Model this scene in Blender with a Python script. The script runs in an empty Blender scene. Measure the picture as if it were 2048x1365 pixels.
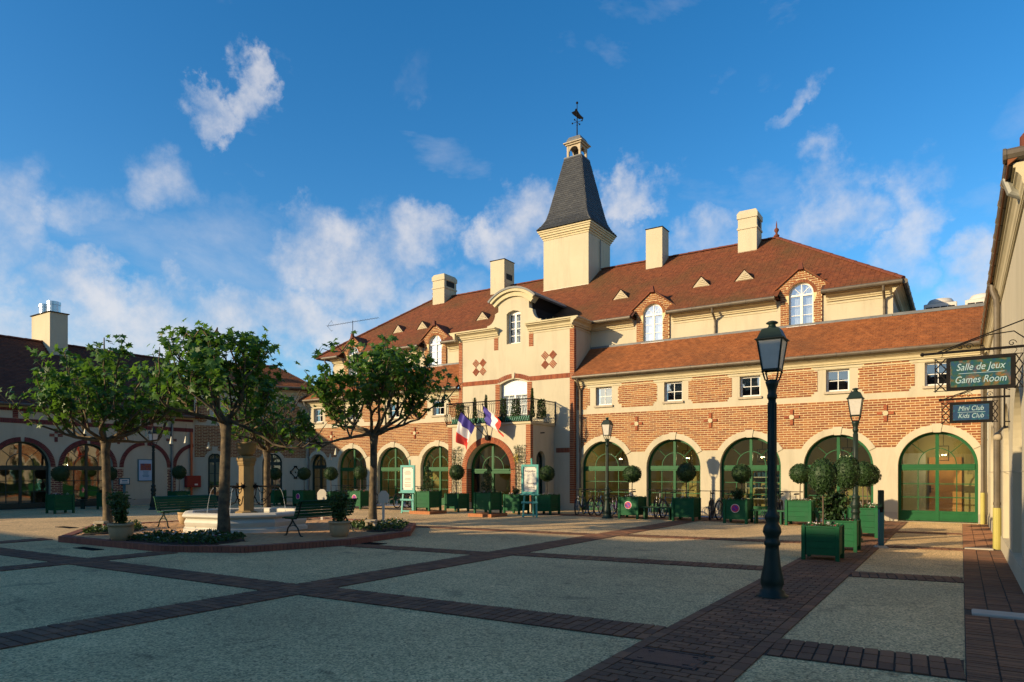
import bpy, bmesh, math, random
from mathutils import Vector, Matrix
from mathutils.geometry import tessellate_polygon
R = math.radians
rnd = random.Random(7)
scene = bpy.context.scene
COL = scene.collection

# ------------------------------------------------------------------ camera
cam_d = bpy.data.cameras.new('camera'); cam = bpy.data.objects.new('camera', cam_d); COL.objects.link(cam)
cam.location = (0, 0, 1.6); cam.rotation_euler = (R(90), 0, R(33.34))
cam_d.lens = 24; cam_d.sensor_width = 36; cam_d.shift_y = 0.1287
cam_d.clip_start = 0.1; cam_d.clip_end = 3000
scene.camera = cam
# ------------------------------------------------------------------ sky, sun, exposure
SUN = Vector((-2.53, -4.0, 1.34)).normalized()          # towards the sun
sun_el = math.asin(SUN.z); sun_rot = math.atan2(SUN.x, SUN.y)
world = bpy.data.worlds.new('World'); scene.world = world; world.use_nodes = True
def build_world():
    nt = world.node_tree; nt.nodes.clear(); N = nt.nodes.new; L = nt.links.new
    out = N('ShaderNodeOutputWorld'); bg = N('ShaderNodeBackground'); L(bg.outputs[0], out.inputs[0])
    bg.inputs[1].default_value = 0.138
    sky = N('ShaderNodeTexSky'); sky.sky_type = 'NISHITA'; sky.sun_disc = False
    sky.sun_elevation = sun_el; sky.sun_rotation = sun_rot
    sky.altitude = 100; sky.air_density = 1.0; sky.dust_density = 0.6; sky.ozone_density = 3.0
    hsv = N('ShaderNodeHueSaturation'); hsv.inputs['Saturation'].default_value = 1.31; hsv.inputs['Value'].default_value = 1.0
    L(sky.outputs[0], hsv.inputs['Color'])
    tc = N('ShaderNodeTexCoord')
    nrm = N('ShaderNodeVectorMath'); nrm.operation = 'NORMALIZE'; L(tc.outputs['Generated'], nrm.inputs[0])
    # warp of the direction so that cloud edges are ragged
    ns = N('ShaderNodeTexNoise'); ns.inputs['Scale'].default_value = 9; ns.inputs['Detail'].default_value = 9; ns.inputs['Roughness'].default_value = .62
    L(nrm.outputs[0], ns.inputs['Vector'])
    sub = N('ShaderNodeVectorMath'); sub.operation = 'SUBTRACT'; sub.inputs[1].default_value = (.5, .5, .5); L(ns.outputs['Color'], sub.inputs[0])
    sc = N('ShaderNodeVectorMath'); sc.operation = 'SCALE'; sc.inputs['Scale'].default_value = .22; L(sub.outputs[0], sc.inputs[0])
    add = N('ShaderNodeVectorMath'); add.operation = 'ADD'; L(nrm.outputs[0], add.inputs[0]); L(sc.outputs[0], add.inputs[1])
    def math_(op, a, b=None, clamp=False):
        m = N('ShaderNodeMath'); m.operation = op; m.use_clamp = clamp
        for i, v in enumerate((a, b)):
            if v is None: continue
            if isinstance(v, (int, float)): m.inputs[i].default_value = v
            else: L(v, m.inputs[i])
        return m.outputs[0]
    # clouds: (azimuth deg from +Y towards +X, elevation deg, half width deg, half height deg, tilt, density)
    total = None
    for az, el, w, hgt, tilt, den in CLOUDS:
        a, e = R(az), R(el)
        c = Vector((math.sin(a)*math.cos(e), math.cos(a)*math.cos(e), math.sin(e)))
        s1 = N('ShaderNodeVectorMath'); s1.operation = 'SUBTRACT'; L(add.outputs[0], s1.inputs[0]); s1.inputs[1].default_value = c
        tx = Vector((math.cos(a), -math.sin(a), 0)); up = c.cross(tx) * -1
        if up.z < 0: up = -up
        t2 = tx*math.cos(R(tilt)) + up*math.sin(R(tilt)); u2 = -tx*math.sin(R(tilt)) + up*math.cos(R(tilt))
        d1 = N('ShaderNodeVectorMath'); d1.operation = 'DOT_PRODUCT'; L(s1.outputs[0], d1.inputs[0]); d1.inputs[1].default_value = t2 / R(w)
        d2 = N('ShaderNodeVectorMath'); d2.operation = 'DOT_PRODUCT'; L(s1.outputs[0], d2.inputs[0]); d2.inputs[1].default_value = u2 / R(hgt)
        d3 = N('ShaderNodeVectorMath'); d3.operation = 'DOT_PRODUCT'; L(s1.outputs[0], d3.inputs[0]); d3.inputs[1].default_value = c / R(max(w, hgt))
        q = math_('ADD', math_('ADD', math_('MULTIPLY', d1.outputs['Value'], d1.outputs['Value']), math_('MULTIPLY', d2.outputs['Value'], d2.outputs['Value'])),
                  math_('MULTIPLY', d3.outputs['Value'], d3.outputs['Value']))
        m = math_('MULTIPLY', math_('SUBTRACT', 1.0, q, True), den)
        total = m if total is None else math_('MAXIMUM', total, m)
    # even field of thin broken cloud all round, thicker low down
    sep = N('ShaderNodeSeparateXYZ'); L(nrm.outputs[0], sep.inputs[0])
    mp = N('ShaderNodeMapping'); mp.inputs['Scale'].default_value = (1, 1, 2.4); mp.inputs['Location'].default_value = (3.1, 1.7, .4); L(nrm.outputs[0], mp.inputs[0])
    n2 = N('ShaderNodeTexNoise'); n2.inputs['Scale'].default_value = 3.4; n2.inputs['Detail'].default_value = 11; n2.inputs['Roughness'].default_value = .6; n2.inputs['Distortion'].default_value = .3
    L(mp.outputs[0], n2.inputs['Vector'])
    lowf = N('ShaderNodeMapRange'); lowf.inputs['From Min'].default_value = .08; lowf.inputs['From Max'].default_value = .55
    lowf.inputs['To Min'].default_value = .43; lowf.inputs['To Max'].default_value = .64; L(sep.outputs['Z'], lowf.inputs['Value'])
    thin = math_('MULTIPLY', math_('SUBTRACT', n2.outputs[0], lowf.outputs[0], True), 1.5, True)
    # break the clouds' own bodies with the fine noise
    n3 = N('ShaderNodeTexNoise'); n3.inputs['Scale'].default_value = 13; n3.inputs['Detail'].default_value = 10; n3.inputs['Roughness'].default_value = .6
    L(nrm.outputs[0], n3.inputs['Vector'])
    body = math_('MULTIPLY', total, math_('ADD', math_('MULTIPLY', n3.outputs[0], 1.7), -.05), False)
    bodyr = N('ShaderNodeMapRange'); bodyr.interpolation_type = 'SMOOTHSTEP'; bodyr.inputs['From Min'].default_value = .08; bodyr.inputs['From Max'].default_value = .80
    bodyr.inputs['To Max'].default_value = .78; L(body, bodyr.inputs['Value'])
    fac = math_('MAXIMUM', bodyr.outputs[0], thin)
    cr = N('ShaderNodeValToRGB'); L(n3.outputs[0], cr.inputs[0])
    cr.color_ramp.elements[0].position = .3; cr.color_ramp.elements[0].color = (2.5, 2.8, 3.4, 1)
    cr.color_ramp.elements[1].position = .62; cr.color_ramp.elements[1].color = (4.1, 3.95, 3.95, 1)
    mix = N('ShaderNodeMix'); mix.data_type = 'RGBA'; L(fac, mix.inputs[0]); L(hsv.outputs[0], mix.inputs[6]); L(cr.outputs[0], mix.inputs[7])
    L(mix.outputs[2], bg.inputs[0])
CLOUDS = [  # az, el, half width, half height, tilt, density
    (-53.6, 28.2, 2.1, 3.9, -10, .95), (-55.4, 26.2, 3.9, 1.9, 12, .9),
    (-60.6, 20.3, 4.5, 3.4, -25, .6), (-65.4, 18.0, 4.5, 3.2, 20, .55), (-70.5, 16, 4, 6, 0, .65),
    (-47.5, 16.6, 8.0, 4.6, 6, .9), (-41.4, 18.2, 5.5, 3.6, 0, .8), (-33.5, 19.6, 4.0, 4.8, 8, .8), (-61.3, 10.8, 10.0, 4.2, 0, .85), (-52.0, 11.4, 12.0, 4.6, 0, .85), (-66, 12.4, 7, 2.6, 0, .8), (-40, 13.0, 9, 4.0, 0, .6), (-70, 8, 12, 5, 0, .8),
    (-23.3, 21.9, 4.6, 2.6, 8, .85), (-24.5, 18.2, 2.8, 4.5, 0, .6), (-17.0, 17.9, 4.8, 2.8, 3, .65), (-9.2, 19.0, 4.6, 3.6, 14, .65), (-3.8, 17.4, 3.2, 4.8, -20, .6), (1.0, 13.3, 4.5, 3.4, 0, .75),
    (-10.0, 25.8, 3.2, 1.2, 35, .5), (-42.5, 30, 4, 1.8, 50, .28), (24, 14, 7, 3.5, 0, .7), (-92, 13, 9, 4, 0, .7), (60, 15, 9, 4, 0, .7), (110, 14, 10, 4, 0, .7), (165, 14, 11, 4, 0, .7), (-140, 15, 10, 4, 0, .7),
]
build_world()
sun_d = bpy.data.lights.new('sun', 'SUN'); sun = bpy.data.objects.new('sun', sun_d); COL.objects.link(sun)
sun_d.energy = 5.0; sun_d.angle = R(0.5); sun_d.color = (1.0, .775, .475)
sun.rotation_euler = (-SUN).to_track_quat('-Z', 'Y').to_euler(); sun.location = SUN * 60
vs = scene.view_settings; vs.view_transform = 'Standard'; vs.look = 'None'; vs.exposure = 0.58; vs.gamma = 1.0; vs.use_curve_mapping = False
scene.cycles.max_bounces = 7; scene.cycles.transparent_max_bounces = 16

# ------------------------------------------------------------------ materials
MAT = {}
PALE = .82
GROUNDS = ('paver', 'paver_tan', 'paver_orange', 'joint', 'kerb_brick', 'slab', 'manhole', 'soil')
def mat(name, c1, c2=None, scale=6.0, rough=.7, bump=0.0, bscale=60.0, metal=0.0, spec=.4, island=0.0, c3=None, big=None, bigscale=.5, coat=0.0, detail=5.0, streak=0.0):
    kk = 1.0 if name in GROUNDS else PALE; c1 = tuple(x*kk for x in c1); c2 = tuple(x*kk for x in c2) if c2 else None; c3 = tuple(x*kk for x in c3) if c3 else None; big = tuple(x*kk for x in big) if big else None
    m = bpy.data.materials.new(name); m.use_nodes = True; nt = m.node_tree; N = nt.nodes.new; L = nt.links.new
    b = nt.nodes['Principled BSDF']; b.inputs['Roughness'].default_value = rough; b.inputs['Metallic'].default_value = metal
    b.inputs['Specular IOR Level'].default_value = spec
    if coat: b.inputs['Coat Weight'].default_value = coat
    geo = N('ShaderNodeNewGeometry'); c1 = tuple(c1) + (1,); c2 = (tuple(c2) if c2 else tuple(x*.8 for x in c1[:3])) + (1,)
    ns = N('ShaderNodeTexNoise'); ns.inputs['Scale'].default_value = scale; ns.inputs['Detail'].default_value = detail; L(geo.outputs['Position'], ns.inputs['Vector'])
    fac = ns.outputs[0]
    mr = N('ShaderNodeMapRange'); mr.inputs['From Min'].default_value = .3; mr.inputs['From Max'].default_value = .7; L(fac, mr.inputs['Value']); fac = mr.outputs[0]
    if island:
        oi = N('ShaderNodeObjectInfo'); ad = N('ShaderNodeMath'); ad.operation = 'ADD'; L(geo.outputs['Random Per Island'], ad.inputs[0]); L(oi.outputs['Random'], ad.inputs[1])
        fr = N('ShaderNodeMath'); fr.operation = 'FRACT'; L(ad.outputs[0], fr.inputs[0])
        mx = N('ShaderNodeMix'); mx.data_type = 'FLOAT'; mx.inputs[0].default_value = island; L(fac, mx.inputs[2]); L(fr.outputs[0], mx.inputs[3]); fac = mx.outputs[0]
    cr = N('ShaderNodeValToRGB'); L(fac, cr.inputs[0]); cr.color_ramp.elements[0].color = c1; cr.color_ramp.elements[1].color = c2
    if c3:
        e = cr.color_ramp.elements.new(.5); e.color = tuple(c3) + (1,)
    col = cr.outputs[0]
    if big:
        nb = N('ShaderNodeTexNoise'); nb.inputs['Scale'].default_value = bigscale; nb.inputs['Detail'].default_value = 6; nb.inputs['Roughness'].default_value = .6; L(geo.outputs['Position'], nb.inputs['Vector'])
        mb = N('ShaderNodeMapRange'); mb.inputs['From Min'].default_value = .45; mb.inputs['From Max'].default_value = .68; mb.inputs['To Max'].default_value = .75; L(nb.outputs[0], mb.inputs['Value'])
        mm = N('ShaderNodeMix'); mm.data_type = 'RGBA'; L(mb.outputs[0], mm.inputs[0]); L(col, mm.inputs[6]); mm.inputs[7].default_value = tuple(big) + (1,); col = mm.outputs[2]
    if streak:                                        # rain streaks and grime, long in the vertical
        mp = N('ShaderNodeMapping'); mp.inputs['Scale'].default_value = (1.3, 1.3, .22); L(geo.outputs['Position'], mp.inputs[0])
        nsx = N('ShaderNodeTexNoise'); nsx.inputs['Scale'].default_value = 1.6; nsx.inputs['Detail'].default_value = 10; nsx.inputs['Distortion'].default_value = .4; nsx.inputs['Roughness'].default_value = .7; L(mp.outputs[0], nsx.inputs['Vector'])
        ms = N('ShaderNodeMapRange'); ms.inputs['From Min'].default_value = .48; ms.inputs['From Max'].default_value = .72; ms.inputs['To Min'].default_value = 1.0; ms.inputs['To Max'].default_value = 1-streak; L(nsx.outputs[0], ms.inputs['Value'])
        sv = N('ShaderNodeVectorMath'); sv.operation = 'SCALE'; L(col, sv.inputs[0]); L(ms.outputs[0], sv.inputs['Scale']); col = sv.outputs[0]
    L(col, b.inputs['Base Color'])
    if bump:
        n2 = N('ShaderNodeTexNoise'); n2.inputs['Scale'].default_value = bscale; n2.inputs['Detail'].default_value = 4; L(geo.outputs['Position'], n2.inputs['Vector'])
        bp = N('ShaderNodeBump'); bp.inputs['Strength'].default_value = bump; bp.inputs['Distance'].default_value = .01; L(n2.outputs[0], bp.inputs['Height']); L(bp.outputs[0], b.inputs['Normal'])
    MAT[name] = m; return m
def leafmat(name, c1, c2, trans=.35, rough=.45):
    m = bpy.data.materials.new(name); m.use_nodes = True; nt = m.node_tree; N = nt.nodes.new; L = nt.links.new
    b = nt.nodes['Principled BSDF']; o = nt.nodes['Material Output']; b.inputs['Roughness'].default_value = rough; b.inputs['Specular IOR Level'].default_value = .35
    geo = N('ShaderNodeNewGeometry'); oi = N('ShaderNodeObjectInfo')
    cr = N('ShaderNodeValToRGB'); L(geo.outputs['Random Per Island'], cr.inputs[0]); cr.color_ramp.elements[0].color = tuple(c1)+(1,); cr.color_ramp.elements[1].color = tuple(c2)+(1,)
    L(cr.outputs[0], b.inputs['Base Color'])
    tr = N('ShaderNodeBsdfTranslucent'); g = N('ShaderNodeMix'); g.data_type = 'RGBA'; g.inputs[0].default_value = .5; L(cr.outputs[0], g.inputs[6]); g.inputs[7].default_value = (c2[0]*1.6, c2[1]*1.6, c2[2]*.8, 1)
    L(g.outputs[2], tr.inputs[0]); mx = N('ShaderNodeMixShader'); mx.inputs[0].default_value = trans; L(b.outputs[0], mx.inputs[1]); L(tr.outputs[0], mx.inputs[2]); L(mx.outputs[0], o.inputs[0])
    MAT[name] = m
def glassmat(name, tint=(.8, .85, .8), base=.10, rough=.02):
    m = bpy.data.materials.new(name); m.use_nodes = True; nt = m.node_tree; N = nt.nodes.new; L = nt.links.new; nt.nodes.clear()
    o = N('ShaderNodeOutputMaterial'); t = N('ShaderNodeBsdfTransparent'); t.inputs[0].default_value = tuple(tint)+(1,)
    g = N('ShaderNodeBsdfGlossy'); g.inputs['Roughness'].default_value = rough; g.inputs[0].default_value = (.9, .92, .95, 1)
    fr = N('ShaderNodeFresnel'); fr.inputs[0].default_value = 1.5; ad = N('ShaderNodeMath'); ad.operation = 'ADD'; ad.use_clamp = True; ad.inputs[1].default_value = base; L(fr.outputs[0], ad.inputs[0])
    geo = N('ShaderNodeNewGeometry'); ns = N('ShaderNodeTexNoise'); ns.inputs['Scale'].default_value = 1.3; L(geo.outputs['Position'], ns.inputs['Vector'])
    bp = N('ShaderNodeBump'); bp.inputs['Strength'].default_value = .06; bp.inputs['Distance'].default_value = .05; L(ns.outputs[0], bp.inputs['Height']); L(bp.outputs[0], g.inputs['Normal'])
    mx = N('ShaderNodeMixShader'); L(ad.outputs[0], mx.inputs[0]); L(t.outputs[0], mx.inputs[1]); L(g.outputs[0], mx.inputs[2]); L(mx.outputs[0], o.inputs[0]); MAT[name] = m
def emit(name, c, s):
    m = bpy.data.materials.new(name); m.use_nodes = True; nt = m.node_tree; b = nt.nodes['Principled BSDF']
    b.inputs['Emission Color'].default_value = tuple(c)+(1,); b.inputs['Emission Strength'].default_value = s; b.inputs['Base Color'].default_value = tuple(c)+(1,); MAT[name] = m

mat('plaster', (.575, .51, .36), (.54, .475, .33), .9, .9, .12, 90, big=(.505, .445, .305), bigscale=.35, streak=.16)
mat('trim', (.59, .505, .31), (.545, .465, .28), 2.5, .8, .06, 70, streak=.13)
mat('plinth', (.44, .385, .29), (.36, .32, .24), 2, .9, .2, 60)
mat('sill_stone', (.5, .42, .30), (.4, .33, .22), 8, .8, .15)
mat('brick', (.17, .050, .020), (.37, .155, .050), 12, .85, .3, 80, island=.8, c3=(.27, .088, .031))
mat('brick_trim', (.21, .052, .023), (.36, .105, .038), 12, .85, .3, 80, island=.7)
mat('brick_dark', (.13, .030, .026), (.22, .05, .04), 12, .85, .3, 80, island=.7)
mat('mortar', (.74, .60, .33), (.66, .53, .28), 20, .95, .2, 120)
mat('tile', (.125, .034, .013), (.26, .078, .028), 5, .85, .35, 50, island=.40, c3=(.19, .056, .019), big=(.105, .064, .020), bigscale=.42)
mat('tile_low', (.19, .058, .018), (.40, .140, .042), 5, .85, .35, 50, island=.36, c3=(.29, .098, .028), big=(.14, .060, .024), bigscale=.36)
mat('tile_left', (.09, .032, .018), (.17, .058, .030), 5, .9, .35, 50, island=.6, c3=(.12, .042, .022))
mat('roof_bed', (.10, .035, .018), (.07, .03, .02), 4, .95)
mat('ridge', (.17, .045, .02), (.11, .03, .016), 6, .85, .3, 40, island=.5)
mat('slate', (.034, .038, .046), (.062, .066, .070), 9, .6, .25, 40, island=.7, c3=(.044, .049, .055))
mat('zinc', (.30, .30, .26), (.22, .22, .19), 5, .5, .05, metal=.4)
mat('gutter', (.155, .125, .085), (.10, .082, .058), 4, .5, .06, 30, metal=.2)
mat('steel', (.62, .64, .64), (.5, .52, .52), 4, .25, metal=.9)
mat('white_paint', (.78, .77, .72), (.72, .71, .66), 6, .45)
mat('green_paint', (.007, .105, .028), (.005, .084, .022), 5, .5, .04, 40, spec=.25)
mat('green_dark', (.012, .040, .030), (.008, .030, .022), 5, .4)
mat('box_green', (.008, .115, .038), (.005, .078, .026), 7, .62, .18, 30, island=.5, spec=.2, big=(.018, .095, .040), bigscale=3)
mat('bench_green', (.008, .095, .036), (.005, .070, .028), 7, .5, .12, 30, island=.4, spec=.25)
mat('lamp_green', (.009, .026, .018), (.006, .018, .012), 9, .5, .08, 50, spec=.28)
mat('iron', (.008, .008, .009), (.014, .012, .010), 12, .75, .1, spec=.12)
mat('lead', (.16, .17, .17), (.11, .115, .12), 5, .6)
mat('dark_void', (.015, .014, .012), (.010, .009, .008), 3, .8)
mat('wood_door', (.70, .34, .10), (.60, .28, .08), 3, .5, .05)
mat('room_wall', (.50, .42, .20), (.44, .37, .17), 1.2, .9)
mat('room_floor', (.22, .17, .10), (.18, .13, .08), 2, .6)
mat('curtain', (.72, .72, .70), (.58, .59, .60), 9, .9)
mat('paver', (.105, .048, .026), (.26, .112, .052), 14, .85, .4, 70, island=.8, c3=(.175, .076, .038), big=(.10, .058, .034), bigscale=.8)
mat('paver_tan', (.42, .24, .115), (.52, .31, .15), 14, .9, .4, 70, island=.6)
mat('paver_orange', (.30, .125, .055), (.38, .17, .07), 10, .85, .3, 60, island=.6)
mat('joint', (.030, .024, .018), (.060, .050, .038), 25, .95, .3, 120)
mat('kerb_brick', (.17, .062, .040), (.25, .09, .055), 12, .85, .4, 70, island=.7)
mat('plinth_brick', (.40, .15, .055), (.48, .20, .075), 12, .85, .3, 70, island=.7)
mat('slab', (.42, .37, .29), (.35, .31, .24), 9, .85, .2)
mat('manhole', (.050, .030, .024), (.075, .048, .036), 9, .6, .5, 120, metal=.3)
mat('white_stone', (.70, .66, .56), (.63, .585, .48), 2.2, .6, .12, 25)
mat('ochre_stone', (.42, .28, .11), (.30, .20, .09), 3.0, .8, .3, 22, c3=(.36, .24, .10))
mat('soil', (.035, .024, .016), (.06, .042, .028), 14, .95, .5, 40)
mat('bark', (.20, .145, .075), (.055, .042, .028), 7, .9, .7, 26, c3=(.12, .088, .05))
mat('stem', (.16, .11, .07), (.10, .07, .045), 9, .9, .3)
mat('terracotta', (.52, .36, .19), (.40, .28, .15), 4, .75, .2, 20)
mat('turquoise', (.10, .42, .36), (.08, .36, .32), 6, .45)
mat('paper', (.80, .76, .66), (.76, .72, .62), 3, .6)
mat('ink', (.10, .09, .10), (.08, .07, .08), 3, .7)
mat('ink_blue', (.05, .22, .30), (.04, .18, .26), 3, .7)
mat('sign_text', (.36, .50, .52), (.30, .44, .50), 5, .5)
mat('sign_art', (.004, .05, .12), (.24, .11, .02), 15, .35, c3=(.012, .075, .045), big=(.006, .05, .14), bigscale=6, detail=9)
mat('sign_art_blue', (.010, .05, .13), (.015, .13, .16), 18, .35, c3=(.010, .045, .11))
mat('flag_blue', (.055, .04, .30), (.05, .035, .26), 3, .7)
mat('flag_white', (.82, .76, .72), (.78, .72, .68), 3, .7)
mat('flag_red', (.80, .055, .03), (.72, .045, .03), 3, .7)
mat('disc_blue', (.10, .02, .32), (.09, .02, .30), 3, .4)
mat('disc_red', (.50, .01, .05), (.46, .01, .05), 3, .4)
mat('disc_white', (.75, .72, .70), (.72, .69, .67), 3, .4)
mat('tyre', (.012, .012, .013), (.02, .02, .02), 9, .7)
mat('bike_black', (.02, .02, .024), (.015, .015, .018), 3, .3)
mat('bike_blue', (.02, .08, .16), (.02, .07, .14), 3, .3)
mat('bike_purple', (.06, .02, .18), (.05, .02, .16), 3, .3)
mat('yellow_paint', (.46, .41, .11), (.41, .36, .09), 4, .45)
mat('red_cabinet', (.28, .012, .015), (.24, .010, .013), 3, .35)
mat('orange_pipe', (.62, .13, .03), (.55, .11, .025), 3, .4)
mat('teal_post', (.02, .16, .20), (.02, .13, .17), 3, .4)
mat('poster_pic', (.24, .03, .02), (.03, .03, .12), 9, .5, c3=(.30, .08, .05))
mat('pale_blue', (.42, .56, .66), (.36, .50, .62), 3, .5)
mat('frost', (.62, .58, .50), (.55, .52, .45), 14, .4, .1)
mat('bell_white', (.72, .70, .55), (.66, .64, .50), 3, .6)
mat('white_board', (.78, .72, .60), (.74, .68, .56), 4, .6)
mat('ac_white', (.66, .62, .54), (.58, .55, .48), 3, .5)
mat('flower_white', (.75, .72, .68), (.70, .66, .62), 3, .7)
mat('flower_pink', (.45, .03, .10), (.55, .10, .14), 3, .7)
mat('flower_yellow', (.55, .42, .03), (.48, .34, .03), 3, .7)
leafmat('leaf', (.026, .080, .013), (.10, .20, .028), .42)
leafmat('leaf_topiary', (.007, .025, .006), (.030, .068, .013), .10, .6)
leafmat('leaf_shrub', (.020, .050, .014), (.060, .110, .024), .22)
glassmat('glass', (.66, .70, .60), .12)
glassmat('glass_dark', (.55, .60, .60), .16)
glassmat('glass_clear', (.80, .86, .90), .0)
glassmat('glass_white', (.75, .8, .85), .30)
emit('bulb', (1, .86, .62), 3.0)
def water_mat():
    m = bpy.data.materials.new('water'); m.use_nodes = True; nt = m.node_tree; b = nt.nodes['Principled BSDF']
    b.inputs['Base Color'].default_value = (.03, .06, .06, 1); b.inputs['Roughness'].default_value = .06
    n = nt.nodes.new('ShaderNodeTexNoise'); n.inputs['Scale'].default_value = 9; bp = nt.nodes.new('ShaderNodeBump'); bp.inputs['Strength'].default_value = .3; bp.inputs['Distance'].default_value = .02
    nt.links.new(n.outputs[0], bp.inputs['Height']); nt.links.new(bp.outputs[0], b.inputs['Normal']); MAT['water'] = m
    m = bpy.data.materials.new('jet'); m.use_nodes = True; nt = m.node_tree; b = nt.nodes['Principled BSDF']
    b.inputs['Base Color'].default_value = (.85, .88, .9, 1); b.inputs['Roughness'].default_value = .1; b.inputs['Alpha'].default_value = .4; MAT['jet'] = m
water_mat()
def aggregate():
    m = bpy.data.materials.new('aggregate'); m.use_nodes = True; nt = m.node_tree; N = nt.nodes.new; L = nt.links.new; b = nt.nodes['Principled BSDF']
    b.inputs['Roughness'].default_value = .85; b.inputs['Specular IOR Level'].default_value = .3
    geo = N('ShaderNodeNewGeometry'); v = N('ShaderNodeTexVoronoi'); v.inputs['Scale'].default_value = 60; L(geo.outputs['Position'], v.inputs['Vector'])
    cr = N('ShaderNodeValToRGB'); L(v.outputs['Color'], cr.inputs[0]); e = cr.color_ramp.elements
    e[0].color = (.16, .108, .052, 1); e[1].color = (.98, .68, .335, 1); k = e.new(.45); k.color = (.58, .395, .185, 1)
    n = N('ShaderNodeTexNoise'); n.inputs['Scale'].default_value = .35; n.inputs['Detail'].default_value = 9; n.inputs['Roughness'].default_value = .65; L(geo.outputs['Position'], n.inputs['Vector'])
    r2 = N('ShaderNodeMapRange'); r2.inputs['From Min'].default_value = .35; r2.inputs['From Max'].default_value = .7; r2.inputs['To Min'].default_value = 1.12; r2.inputs['To Max'].default_value = .70; L(n.outputs[0], r2.inputs['Value'])
    # ragged, worn streaks in the surface
    mp = N('ShaderNodeMapping'); mp.inputs['Scale'].default_value = (1.0, 3.2, 1); mp.inputs['Rotation'].default_value = (0, 0, R(25)); L(geo.outputs['Position'], mp.inputs[0])
    n3 = N('ShaderNodeTexNoise'); n3.inputs['Scale'].default_value = 1.5; n3.inputs['Detail'].default_value = 12; n3.inputs['Roughness'].default_value = .72; L(mp.outputs[0], n3.inputs['Vector'])
    r3 = N('ShaderNodeMapRange'); r3.inputs['From Min'].default_value = .575; r3.inputs['From Max'].default_value = .67; r3.inputs['To Min'].default_value = 1; r3.inputs['To Max'].default_value = .52; L(n3.outputs[0], r3.inputs['Value'])
    mu = N('ShaderNodeMath'); mu.operation = 'MULTIPLY'; L(r2.outputs[0], mu.inputs[0]); L(r3.outputs[0], mu.inputs[1])
    # old spills: scattered soft dark blots of several sizes
    n4 = N('ShaderNodeTexNoise'); n4.inputs['Scale'].default_value = 1.1; n4.inputs['Detail'].default_value = 3; n4.inputs['Distortion'].default_value = .8; L(geo.outputs['Position'], n4.inputs['Vector'])
    r4 = N('ShaderNodeMapRange'); r4.interpolation_type = 'SMOOTHSTEP'; r4.inputs['From Min'].default_value = .60; r4.inputs['From Max'].default_value = .72; r4.inputs['To Min'].default_value = 1; r4.inputs['To Max'].default_value = .68; L(n4.outputs[0], r4.inputs['Value'])
    v4 = N('ShaderNodeTexVoronoi'); v4.inputs['Scale'].default_value = .9; L(geo.outputs['Position'], v4.inputs['Vector'])
    r5 = N('ShaderNodeMapRange'); r5.interpolation_type = 'SMOOTHSTEP'; r5.inputs['From Min'].default_value = .035; r5.inputs['From Max'].default_value = .06; r5.inputs['To Min'].default_value = .55; r5.inputs['To Max'].default_value = 1; L(v4.outputs['Distance'], r5.inputs['Value'])
    mu4 = N('ShaderNodeMath'); mu4.operation = 'MULTIPLY'; L(r4.outputs[0], mu4.inputs[0]); L(r5.outputs[0], mu4.inputs[1])
    mu0 = mu; mu = N('ShaderNodeMath'); mu.operation = 'MULTIPLY'; L(mu0.outputs[0], mu.inputs[0]); L(mu4.outputs[0], mu.inputs[1])
    mx = N('ShaderNodeVectorMath'); mx.operation = 'SCALE'; L(cr.outputs[0], mx.inputs[0]); L(mu.outputs[0], mx.inputs['Scale']); L(mx.outputs[0], b.inputs['Base Color'])
    bp = N('ShaderNodeBump'); bp.inputs['Strength'].default_value = .55; bp.inputs['Distance'].default_value = .012; L(v.outputs['Distance'], bp.inputs['Height'])
    bp.invert = True
    bp2 = N('ShaderNodeBump'); bp2.inputs['Strength'].default_value = .5; bp2.inputs['Distance'].default_value = .02; L(n3.outputs[0], bp2.inputs['Height']); L(bp.outputs[0], bp2.inputs['Normal']); L(bp2.outputs[0], b.inputs['Normal'])
    MAT['aggregate'] = m
aggregate()

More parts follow.
